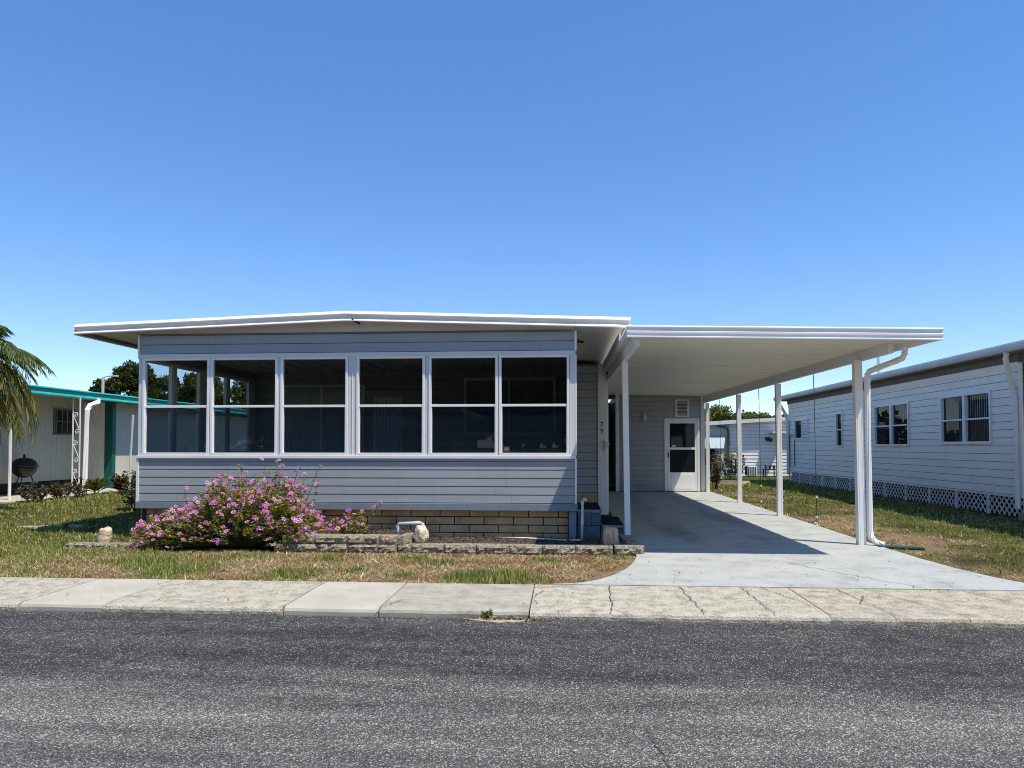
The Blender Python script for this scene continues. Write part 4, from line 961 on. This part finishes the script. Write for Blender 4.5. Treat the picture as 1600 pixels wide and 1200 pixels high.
OAK = [(.05, .07, .018), (.08, .10, .025), (.035, .055, .015), (.11, .12, .03)]
tree((-31.0, 50, .2), 7.2, 1.35, 5.3, OAK, 'dark oak cut off by the sunroom corner, beyond the teal roof', group='trees behind the houses')
tree((-33.3, 50, .2), 5.9, .8, 5.2, OAK, 'small tree top by the street lamp above the teal roof', 24, 110, group='trees behind the houses')
tree((-28.8, 50, .2), 6.3, 1.7, 4.2, OAK, 'green tree seen through the upper left pane of the first window', group='trees behind the houses')
tree((-26.0, 50, .2), 6.5, 1.8, 4.3, OAK, 'green tree seen through the upper right of the first window', group='trees behind the houses')
tree((-22.6, 52, .2), 6.3, 2.4, 4.2, OAK, 'tree behind the sunroom, partly visible through the first window edge', group='trees behind the houses')
BRT = [(.10, .13, .025), (.15, .17, .035), (.06, .09, .02), (.19, .19, .05)]
tree((12.3, 56, 0), 4.25, 2.2, 2.8, BRT, 'bright round tree crown above the rear white roof, nearest the shed', 50, 180, group='trees behind the rear house')
tree((15.0, 56, 0), 3.8, 1.6, 2.6, BRT, 'lower tree crown above the rear white roof beside the white house', 36, 160, group='trees behind the rear house')

n = 16000; tx = rng.uniform(-110, 90, n); ty = rng.uniform(72, 80, n); th = 2.6 + 1.1 * np.sin(tx * .31) + .7 * np.sin(tx * .83 + 1)
Vt, F, cc = leaves(np.c_[tx, ty, th * rng.random(n) ** .6], rng.normal(size=(n, 3)), rng.uniform(.5, 1.1, n), rng.uniform(.4, .8, n), pick(OAK, n, .3), .15)
struct(np_mesh('tree_line', Vt, F, cc, 'leaf'), 'stuff')
# palm
pc = V3((-10.82, 12.4, 3.05)); palm = thing('palm_tree', (-11.1, 12.4, .15), 'drooping green palm with shaggy hanging fronds at the left edge', 'palm')
mb = MB(); mb.tube([(-11.1, 12.4, .1), (-11.05, 12.4, 1.4), (pc.x, pc.y, pc.z)], [.12, .10, .09], 12); mb.build('trunk', 'bark', palm, smooth=True)
PALG = [(.22, .30, .15), (.30, .36, .19), (.15, .21, .08), (.36, .38, .20)]; PALD = [(.22, .23, .06), (.32, .29, .09), (.16, .16, .05), (.40, .34, .13)]
for i in range(64):
    a = 2.4 * i + random.uniform(-.2, .2); low = i >= 14
    el = random.uniform(.5, 1.15) if not low else random.uniform(-.25, .45); Lf = random.uniform(1.25, 1.55) if not low else random.uniform(1.3, 2.1)
    p = pc.copy(); dirv = V3((math.cos(a) * math.cos(el), math.sin(a) * math.cos(el), math.sin(el))); pts = [p.copy()]; ns = 16
    for k in range(ns):
        p = p + dirv * (Lf / ns); dirv = (dirv + V3((0, 0, -(.11 if not low else .20)))).normalized(); pts.append(p.copy())
    C = []; D = []; LL = []
    for k in range(2, ns + 1):
        t = (pts[k] - pts[k - 1]).normalized(); s = t.cross(V3((0, 0, 1)))
        s = s.normalized() if s.length > .1 else V3((math.sin(a), -math.cos(a), 0))
        for f in (0, .25, .5, .75):
            for sg in (-1, 1):
                C.append(pts[k - 1].lerp(pts[k], f)); dd = s * sg * .8 + t * .75 + V3((0, 0, -.45 - (.3 if low else 0))) + V3((random.gauss(0, .1), random.gauss(0, .1), random.gauss(0, .1)))
                D.append(dd); LL.append((.36 if k < ns - 3 else .24) * random.uniform(.8, 1.1) * min(1, .4 + k / 6))
    n = len(C); Vt, F, cc = leaves(np.array(C), np.array(D), LL, np.full(n, .0115), pick(PALG if not low else PALD, n, .2), .05, .25)
    fr = np_mesh('frond', Vt, F, cc, 'leaf', palm)
    mb = MB(); mb.tube(pts, [.012 * (1 - .8 * k / ns) for k in range(ns + 1)], 4, cap=False); mb.build('frond_stalk', 'stem', fr)

# street lamp far away
e = thing('street_lamp', (-30.0, 45, .2), 'thin pale street lamp with a single arm above the teal roof', 'street lamp')
mb = MB(); mb.tube([(-30, 45, .1), (-30, 45, 5.9)], .09, 8); mb.build('pole', 'pole_metal', e)
mb = MB(); mb.tube([(-30, 45, 5.85), (-29.7, 45, 5.95), (-29.3, 45, 5.96)], .04, 6); mb.build('arm', 'pole_metal', e)
mb = MB(); mb.box(-29.5, -29.0, 44.88, 45.12, 5.9, 6.0); mb.build('lamp_head', 'pole_metal', e, bevel=.02)

# ------------------------------------------------------------------ neighbour on the left
ln_ = thing('neighbour_house', (-14, 18, .2), 'cream panelled house with bright teal roof edge left of the grey home', 'house', None)
GL0 = .2
mb = MB(); mb.box(-17.5, -11.5, 11, 20, -.1, .235); mb.build('porch_slab', 'conc_new', ln_, bevel=.01)
mb = MB(); mb.box(-13.49, -13.4, 10.5, 19.3, .50, 2.75); y = 10.6
while y < 19.2: mb.box(-13.41, -13.394, y, y + .012, .5, 2.74); y += .2
mb.build('wall', 'nb_wall', ln_)
mb = MB(); mb.box(-13.48, -13.43, 10.5, 19.3, .23, .50); mb.build('skirting', 'dark', ln_)
mb = MB(); mb.box(-13.49, -12.55, 19.3, 19.4, .235, 2.62); x = -13.4
while x < -12.75: mb.box(x, x + .05, 19.278, 19.301, .24, 2.6); x += .085
mb.build('ribbed_wall', 'nb_white', ln_)
mb = MB(); mb.box(-12.65, -12.55, 19.4, 33, .1, 2.62); mb.box(-20, -12.65, 32.9, 33, .1, 2.62); y = 21.0
mb.build('room_wall', 'nb_wall', ln_)
mb = MB(); mb.box(-12.76, -12.53, 19.24, 19.4, .235, 2.62); mb.build('corner_post', 'teal_shaded', ln_, bevel=.006)
W = RIGHT(-13.4); window(ln_, W, 18.12, 18.86, 1.75, 2.34, 2.06, fw=.05, fd=.03, rd=.004, mat='brown', g='glass_nb', g2='glass_nb')
mb = MB(); mb.quad((-13.397, 18.12, 1.75), (-13.397, 18.86, 1.75), (-13.397, 18.86, 2.34), (-13.397, 18.12, 2.34)); mb.build('window_backing', 'dark', ln_)
mb = MB(); mb.hexa([(-20, 10.3, 3.1), (-12.05, 10.3, 2.64), (-12.05, 33.3, 2.64), (-20, 33.3, 3.1), (-20, 10.3, 3.16), (-12.05, 10.3, 2.76), (-12.05, 33.3, 2.76), (-20, 33.3, 3.16)])
x = -13.35
while x < -12.1: mb.box(x, x + .03, 10.4, 19.25, 2.61 + (-x - 12.05) * .057, 2.66 + (-x - 12.05) * .057); x += .2
mb.build('roof', 'nb_wall', ln_)
fp = [(x_ + .40, z_ - .045) for x_, z_ in ((-12.45, 2.83), (-12.40, 2.83), (-12.35, 2.80), (-12.35, 2.79), (-12.405, 2.77), (-12.405, 2.715), (-12.37, 2.69), (-12.335, 2.655), (-12.335, 2.635), (-12.45, 2.635))]
mb = MB(); mb.prism(fp, 'y', 10.2, 33.4); mb.build('fascia', 'teal', ln_)
e0 = MB(); px, py = -12.0, 17.0
for dx in (-.09, .09): e0.box(px + dx - .012, px + dx + .012, py - .012, py + .012, .235, 2.60)
def spiral(cx, cz, r0, turns, sgn, ph=0):
    return [(cx + sgn * r0 * (1 - t / 26) * math.cos(ph + t / 26 * turns * 6.283), py, cz + r0 * (1 - t / 26) * math.sin(ph + t / 26 * turns * 6.283)) for t in range(24)]
for cz in (.35, 1.05, 1.75):
    e0.tube(spiral(px + .02, cz, .07, 1.6, 1), .009, 5); e0.tube(spiral(px - .02, cz + .42, .07, 1.6, -1), .009, 5); e0.tube([(px + .08, py, cz + .05), (px - .08, py, cz + .40)], .009, 5)
e0.build('iron_post', 'white_clean', ln_)
mb = MB(); mb.tube([(-11.95, 17.75, 2.60), (-11.93, 17.7, 2.52), (-11.86, 17.3, 2.42), (-11.83, 17.15, 2.30), (-11.83, 17.1, .26)], .062, 6); mb.build('downspout', 'white_clean', ln_)
mb = MB(); mb.tube([(-12.02, 14.9, .2), (-12.02, 14.9, 2.62)], .032, 8); mb.build('porch_pole', 'white', ln_)

gri = thing('kettle_grill', (-12.95, 16.5, .235), 'black kettle grill on thin legs on the porch of the teal roofed house', 'grill')
mb = MB(); mb.lathe((-12.95, 16.5, .90), [(.05, -.26), (.16, -.22), (.25, -.12), (.285, -.02), (.285, 0)], 24); mb.build('bowl', 'black', gri, smooth=True)
mb = MB(); mb.lathe((-12.95, 16.5, .90), [(.295, .0), (.29, .05), (.24, .14), (.14, .205), (.02, .225)], 24); mb.tube([(-12.95, 16.5, 1.12), (-12.95, 16.5, 1.2)], .025, 8); mb.build('lid', 'black', gri, smooth=True)
for k in range(3):
    a = 2.1 * k + .4; mb = MB(); mb.tube([(-12.95 + .14 * math.cos(a), 16.5 + .14 * math.sin(a), .70), (-12.95 + .30 * math.cos(a), 16.5 + .30 * math.sin(a), .24)], .013, 6); mb.build('leg', 'black', gri)
tag(MB().tube([(-10.72, 17.15, .15), (-10.66, 17.1, 1.2), (-10.55, 17.0, 2.15)], .028, 8).build('garden_pole', 'white', None), 'thin white pole standing on the lawn beside the cream house', 'pole')

RED = [(.10, .045, .03), (.07, .06, .03), (.14, .09, .05), (.05, .05, .02)]; DRY = [(.13, .11, .06), (.09, .08, .04), (.17, .13, .08), (.07, .07, .03)]; GRN = [(.07, .10, .025), (.11, .14, .04), (.05, .075, .02)]
def gplace(x, y): return (x, y, gz(x, y) + .01)
shrub('border_plant', gplace(-11.25, 14.6), .28, .42, 500, DRY, 'dull brown border plant leftmost by the white porch pole', 'plant', group='plants along the porch slab')
shrub('border_plant', gplace(-11.2, 15.4), .32, .42, 500, DRY + RED, 'brown and red border plant in front of the kettle grill', 'plant', group='plants along the porch slab')
shrub('border_plant', gplace(-11.25, 16.1), .30, .44, 420, RED + DRY, 'reddish border plant between grill and iron post', 'plant', group='plants along the porch slab')
shrub('border_plant', gplace(-11.3, 16.8), .22, .36, 160, GRN, 'spiky green plant at the foot of the iron post', 'plant', (.18, .32), True, 'plants along the porch slab', .16)
shrub('border_plant', gplace(-11.1, 17.5), .36, .5, 700, [(.08, .02, .02), (.05, .03, .025), (.11, .06, .04)], 'dark red leafy plant right of the white downspout', 'plant', (.08, .14), group='plants along the porch slab')
shrub('border_plant', gplace(-11.0, 18.4), .25, .34, 240, [(.16, .19, .04), (.12, .15, .03)], 'small yellow green plant before the teal corner post', 'plant', group='plants along the porch slab')
shrub('weed', (-.66, 6.12, -.055), .045, .06, 60, [(.12, .17, .03), (.20, .22, .06)], 'small green weed growing in the gutter below the pavement edge', 'weed', (.03, .06), True, None, .3)
shrub('shrub', gplace(-8.85, 14.4), .30, .95, 600, [(.03, .045, .015), (.09, .10, .04), (.14, .15, .08)], 'dark narrow shrub with pale leaves beside the sunroom corner', leaf=(.06, .12))
shrub('shrub', gplace(-8.4, 16.0), .55, 1.55, 1100, GRN, 'leafy green shrub seen through the lower pane of the first window', leaf=(.07, .13))
e = thing('stepping_stone', (-8.3, 10.9, 0), 'pale flat stones lying in the grass at the left edge', 'stones')
mb = MB(); 
for (x, y, r_) in ((-9.0, 11.6, .22), (-8.7, 11.75, .2), (-8.35, 11.85, .14)): mb.prism([(x + r_ * (1 + .2 * noise.noise((k, x, 0))) * math.cos(k * .785), y + .5 * r_ * math.sin(k * .785)) for k in range(8)], 'z', .0, .05)
mb.build('stone', 'conc_mid', e, bevel=.01)

# ------------------------------------------------------------------ neighbour on the right
rn = thing('white_house', (8.75, 20, 0), 'long white lap sided house with lattice skirt right of the carport', 'house')
RX = 8.75; Y0, Y1 = 14.5, 29.0; W = LEFT(RX)
wins = [(15.55, 17.45, 1.50, 2.50, 16.5), (19.1, 21.05, 1.45, 2.48, 20.07), (23.5, 23.95, 1.42, 2.42, None), (26.75, 28.15, 1.70, 2.34, None)]
holes = [(a - .05, b + .05, c - .05, d + .05) for a, b, c, d, m_ in wins]
mb = MB(); siding(mb, W, Y0 + .08, Y1, .44, 2.98, .16, .008, holes); siding(mb, FRONT(Y0), RX + .08, 16, .44, 3.0, .16, .008); siding(mb, BACK(Y1), RX + .02, 16, .44, 3.0, .16, .008)
mb.build('siding', 'nb_white', rn)
mb = MB(); mb.box(RX + .12, RX + .18, Y0 + .05, Y1, -.1, 3.02); mb.box(RX + .1, 16, Y0 + .01, Y0 + .08, .1, 3.02); mb.box(RX + .1, 16, Y1 - .08, Y1 - .01, .1, 3.02)
cuts = sorted([Y0 + .05] + [v for h in holes for v in (h[0], h[1])] + [Y1]); 
mb.build('wall_core', 'dark', rn)
mb = MB(); wbox(mb, W, Y0 - .02, Y0 + .08, -.03, .03, .44, 3.0); wbox(mb, FRONT(Y0), RX + .0, RX + .08, -.03, .02, .44, 3.0); wbox(mb, W, Y0 + .08, Y1 + .02, -.02, .024, 2.92, 3.10); wbox(mb, W, Y0, Y1, -.02, .03, .40, .44); mb.build('corner_trim', 'nb_white', rn)
for a, b, c, d, m_ in wins:
    if m_:
        window(rn, W, a, m_ - .05, c, d, (c + d) / 2 - .02, fw=.055, fd=.04, rd=-.02, g='glass_nb', g2='glass_scr'); window(rn, W, m_ + .05, b, c, d, (c + d) / 2 - .02, fw=.055, fd=.038, rd=-.02, g='glass_nb', g2='glass_scr')
        mb = MB(); y = a
        while y < b: mb.add([(RX + .07, y, c + .02), (RX + .10, y + .07, c + .02), (RX + .10, y + .07, d - .02), (RX + .07, y, d - .02)], [(0, 1, 2, 3)]); y += .085
        mb.build('window_blind', 'blind', rn)
    elif b - a < 1: window(rn, W, a, b, c, d, (c + d) / 2, fw=.05, fd=.04, rd=-.02, g='glass_scr', g2='glass_scr')
    else:
        f = window(rn, W, a, b, c, d, None, fw=.06, fd=.04, rd=-.02, g='glass_scr', mull=(a + b) / 2 - .05)
        mb = MB(); z = c + .02
        while z < d: mb.box(RX - .012, RX + .01, a + .02, (a + b) / 2 - .08, z, z + .085); z += .105
        mb.build('shutter', 'white_clean', f)
# roof and gutter
mb = MB(); mb.hexa([(8.40, Y0 - .8, 3.24), (13, Y0 - .8, 3.55), (13, Y1 + .6, 3.55), (8.40, Y1 + .6, 3.24), (8.40, Y0 - .8, 3.30), (13, Y0 - .8, 3.63), (13, Y1 + .6, 3.63), (8.40, Y1 + .6, 3.30)]); mb.build('roof', 'roofing', rn)
mb = MB(); mb.box(8.42, 8.9, Y0 - .75, Y1 + .5, 3.175, 3.225); mb.box(8.70, 8.78, Y0 - .0, Y1, 3.03, 3.18); mb.build('soffit', 'brown', rn)
mb = MB(); mb.prism([(8.42, 3.345), (8.37, 3.345), (8.35, 3.31), (8.35, 3.25), (8.37, 3.20), (8.42, 3.185)], 'y', Y0 - .82, Y1 + .62); mb.prism([(Y0 - .86, 3.36), (Y0 - .80, 3.36), (Y0 - .80, 3.2), (Y0 - .86, 3.22)], 'x', 8.36, 13); mb.build('gutter', 'gutter', rn)
mb = MB(); mb.tube([(8.42, 14.4, 3.2), (8.45, 14.5, 3.08), (8.66, 14.66, 2.55), (8.69, 14.62, 2.3), (8.69, 14.6, .2)], .05, 8); mb.build('downspout', 'nb_white', rn)
mb = MB(); mb.tube([(8.4, Y1 + .2, 3.2), (8.66, Y1 + .0, 2.6), (8.69, Y1 - .1, 2.3), (8.69, Y1 - .1, .3)], .06, 8); mb.build('downspout', 'nb_white', rn)
# street-side porch canopy of the same house: its shade falls on the side lawn
MB().hexa([(8.34, 10.2, 3.16), (13, 10.2, 3.3), (13, 13.635, 3.3), (8.34, 13.635, 3.16), (8.34, 10.2, 3.28), (13, 10.2, 3.42), (13, 13.635, 3.42), (8.34, 13.635, 3.28)]).build('porch_canopy', 'white', rn)
for y in (10.35, 12.3): MB().box(8.45, 8.54, y - .045, y + .045, 0, 3.17).build('porch_post', 'white_clean', rn, bevel=.004)
MB().box(8.6, 13, 10.4, 14.45, -.1, .14).build('porch_slab', 'conc_mid', rn, bevel=.01)
mb = MB()   # lattice skirt: two layers of crossing slats
zl0, zl1 = .03, .40; hgt = zl1 - zl0; y = Y0 - hgt
while y < Y1:
    for sg, xo in ((1, 0), (-1, .009)):
        ya, yb = (y, y + hgt) if sg > 0 else (y + hgt, y); za, zb_ = zl0, zl1
        def clip(ya, za, yb, zb_):
            t0, t1 = 0, 1
            for lim, s_ in ((Y0, 1), (Y1, -1)):
                da = (ya - lim) * s_; db = (yb - lim) * s_
                if da < 0 and db < 0: return None
                if da < 0: t0 = max(t0, da / (da - db))
                if db < 0: t1 = min(t1, da / (da - db))
            return (ya + (yb - ya) * t0, za + (zb_ - za) * t0, ya + (yb - ya) * t1, za + (zb_ - za) * t1)
        q = clip(ya, za, yb, zb_)
        if q and abs(q[0] - q[2]) > .02:
            h_ = .021; x0 = RX + .004 - xo
            mb.hexa([(x0, q[0] - h_, q[1]), (x0, q[0] + h_, q[1]), (x0 + .007, q[0] + h_, q[1]), (x0 + .007, q[0] - h_, q[1]), (x0, q[2] - h_, q[3]), (x0, q[2] + h_, q[3]), (x0 + .007, q[2] + h_, q[3]), (x0 + .007, q[2] - h_, q[3])])
    y += .165
mb.build('lattice', 'lattice', rn)
mb = MB(); y = Y0
while y < Y1 + .1: mb.box(RX + .002, RX + .03, y - .04, y + .04, .0, .40); y += 1.21
mb.build('lattice_post', 'nb_white', rn)
mb = MB(); mb.tube([(10.3, 24.5, 3.3), (10.3, 24.5, 4.35)], .055, 8); mb.build('vent_pipe', 'pole_metal', rn)
mb = MB()
for a, b in (((28.75, .62), (28.75, 1.82)), ((28.2, .62), (28.2, 1.82)), ((28.75, 1.82), (28.2, 1.82))): mb.tube([(RX - .035, a[0], a[1]), (RX - .035, b[0], b[1])], .014, 5)
mb.build('pipe_loop', 'dark', rn)
gm = MB(); gm.hexa([(x_, y_, z_) for z_ in (.002, .028) for x_, y_ in ((4.30, 10.30), (4.83, 10.12), (4.86, 10.24), (4.33, 10.48))]); tag(gm.build('drain_sleeve', 'green_mat', None, bevel=.01), 'dark green splash strip on the grass at the foot of the downspout', 'drain sleeve')

# ------------------------------------------------------------------ rear house and yard things
rh = thing('rear_house', (8, 34, 0), 'white sided house at the far end of the side yard', 'house')
YR = 34.0
mb = MB(); siding(mb, FRONT(YR), 7.6, 14, .02, 2.55, .16, .02); mb.build('siding', 'nb_white', rh)
mb = MB(); mb.box(3, 7.6, YR - .02, YR + .1, 0, 2.5); mb.box(7.6, 14, YR + .01, YR + .1, 0, 2.6); mb.build('wall', 'nb_wall', rh)
mb = MB(); mb.prism([(3, 2.14), (10.0, 2.56), (17, 2.20), (17, 2.36), (10.0, 2.72), (3, 2.32)], 'y', YR - .35, YR + 9); mb.build('roof', 'white', rh)
mb = MB(); mb.tube([(7.0, YR - .25, 2.45), (7.03, YR - .1, 2.32), (7.45, YR - .08, 2.25), (7.52, YR - .08, 2.1), (7.56, YR - .08, .1)], .05, 8); mb.build('downspout', 'brown', rh)
mb = MB(); mb.quad((6.2, YR - .03, .5), (6.95, YR - .03, .5), (6.95, YR - .03, 1.75), (6.2, YR - .03, 1.75)); mb.build('window', 'dark', rh)
for x0, x1 in ((5.9, 6.75), (6.55, 7.4)):
    mb = MB(); d_ = 0 if x0 < 6 else .12
    mb.hexa([(x0, YR - .75 - d_, 1.28), (x1 - .25, YR - .75 - d_, 1.28), (x1, YR - .04, 1.86), (x0 + .1, YR - .04, 1.86), (x0, YR - .75 - d_, 1.31), (x1 - .25, YR - .75 - d_, 1.31), (x1, YR - .04, 1.90), (x0 + .1, YR - .04, 1.90)])
    mb.build('awning', 'aw', rh)
mb = MB(); mb.box(9.2, 9.36, YR - .2, YR, 1.7, 1.82); mb.tube([(9.24, YR - .1, 1.74), (9.4, YR - .3, 1.66)], .09, 8); mb.build('flood_lamp', 'black', rh)
mb = MB(); mb.box(9.42, 10.1, YR - .5, YR - .02, 1.98, 2.08); mb.build('door_canopy', 'white', rh)
ac = thing('air_conditioner', (8.4, 33.4, 0), 'white air conditioning unit against the rear house wall', 'air conditioner')
mb = MB(); mb.box(8.2, 8.62, 33.2, 33.7, .06, .5); mb.build('casing', 'white', ac, bevel=.02)
mb = MB(); 
for k in range(7): mb.box(8.19, 8.21, 33.24 + k * .062, 33.27 + k * .062, .1, .48)
for k in range(5): mb.box(8.24 + k * .075, 8.265 + k * .075, 33.188, 33.199, .1, .48)
mb.build('grille', 'dark', ac)
tb = thing('garden_table', (9.2, 33.2, 0), 'small dark garden table with potted plants by the rear wall', 'table')
mb = MB(); mb.box(8.9, 9.45, 33.0, 33.4, .33, .37); mb.build('tabletop', 'dark', tb)
for x in (8.94, 9.41):
    for y in (33.03, 33.37): MB().box(x - .02, x + .02, y - .02, y + .02, 0, .33).build('leg', 'dark', tb)
for i, x in enumerate((9.0, 9.18, 9.36)):
    e = thing('potted_plant', (x, 33.2, .37), ['leftmost small pot plant on the dark garden table', 'middle small pot plant on the dark garden table', 'rightmost small pot plant on the dark garden table'][i], 'pot plant', 'pots on the garden table')
    MB().lathe((x, 33.2, .37), [(.045, 0), (.06, .1)], 10).build('pot', 'brown', e)
    Vt, F, cc = leaves(np.tile([[x, 33.2, .46]], (30, 1)), rng.normal(size=(30, 3)) + [0, 0, 1], rng.uniform(.06, .14, 30), np.full(30, .04), pick(GRN, 30), .1); np_mesh('foliage', Vt, F, cc, 'leaf', e)
ch = thing('garden_chair', (7.3, 32.6, 0), 'white plastic garden chair leaning back by the tan plant', 'chair')
mb = MB(); mb.hexa([(7.05, 32.4, .36), (7.5, 32.35, .36), (7.5, 32.85, .36), (7.05, 32.85, .36), (7.05, 32.4, .40), (7.5, 32.35, .40), (7.5, 32.85, .40), (7.05, 32.85, .40)]); mb.build('seat', 'white_clean', ch, bevel=.01)
mb = MB(); mb.hexa([(7.05, 32.4, .4), (7.09, 32.4, .4), (7.09, 32.85, .4), (7.05, 32.85, .4), (6.82, 32.4, 1.0), (6.86, 32.4, 1.0), (6.86, 32.85, 1.0), (6.82, 32.85, 1.0)]); mb.build('backrest', 'white_clean', ch, bevel=.01)
for x, y in ((7.08, 32.42), (7.47, 32.4), (7.08, 32.82), (7.47, 32.82)): MB().tube([(x, y, .36), (x + .03, y, 0)], .022, 6).build('leg', 'white_clean', ch)
for i, x in enumerate((7.82, 7.93)):
    tag(MB().tube([(x, 33.85, 0), (x, 33.85, .82 - .05 * i)], .025, 6).build('vent_pipe', 'dark', None), ['taller of two thin dark pipes standing before the rear house siding', 'shorter of two thin dark pipes standing before the rear house siding'][i], 'pipe', 'pipes by the rear house')
fr = thing('planter_frame', (5.6, 25.0, 0), 'pale timber planter frame on the grass behind the carport', 'planter')
for a in (((5.0, 24.6), (5.75, 24.45)), ((5.75, 24.45), (6.35, 25.6)), ((5.0, 24.6), (5.4, 25.9)), ((5.4, 25.9), (6.35, 25.6))):
    MB().tube([(*a[0], .16), (*a[1], .16)], .05, 4).build('rail', 'plank', fr)
for x, y in ((5.0, 24.6), (5.75, 24.45), (6.35, 25.6), (5.4, 25.9)): MB().box(x - .05, x + .05, y - .05, y + .05, 0, .17).build('leg', 'plank', fr)
shrub('dry_shrub', (4.88, 23.9, 0), .26, 1.45, 700, [(.15, .09, .055), (.10, .06, .04), (.18, .13, .08), (.09, .09, .04)], 'reddish brown dry shrub just behind the last carport post', leaf=(.06, .14))
shrub('shrub', (6.9, 30.5, 0), .55, 1.35, 700, GRN, 'dark green shrub beneath the rear awning', leaf=(.08, .16))

# ------------------------------------------------------------------ across the street (mirrored in the sunroom windows)
oh = thing('opposite_house', (-8, -8, 0), 'pink roofed house across the street, mirrored in the sunroom windows', 'house')
mb = MB(); siding(mb, BACK(-7.0), -12, -4.5, .3, 2.6, .2); mb.box(-12, -4.5, -16, -7.01, 0, 2.6); mb.build('wall', 'brown', oh)
mb = MB(); mb.prism([(-12.5, 2.75), (-8.2, 3.5), (-4, 2.75), (-4, 2.9), (-8.2, 3.65), (-12.5, 2.9)], 'y', -16.3, -6.6); mb.prism([(-12.4, 2.75), (-4.1, 2.75), (-8.2, 3.5)], 'y', -6.96, -6.9); mb.build('roof', 'pink', oh)
for x0 in (-11, -8.9, -6.7): window(oh, BACK(-7.0), x0, x0 + 1.2, 1.1, 2.2, 1.65, g='glass_nb', g2='glass_nb', rd=.005)
for k, (x, y, h, r_) in enumerate(((-16, -19, 9, 4.2), (-9, -21, 10, 4.6), (-2, -20, 9.5, 4.4), (5, -19, 9, 4.2), (-23, -18, 9, 4.2))):
    tree((x, y, 0), h, r_, h * .5, OAK, ['second', 'third', 'fourth', 'fifth', 'first'][k] + ' tree from the left across the street, mirrored in the windows', 90, 190, (.45, .8), 'trees across the street')
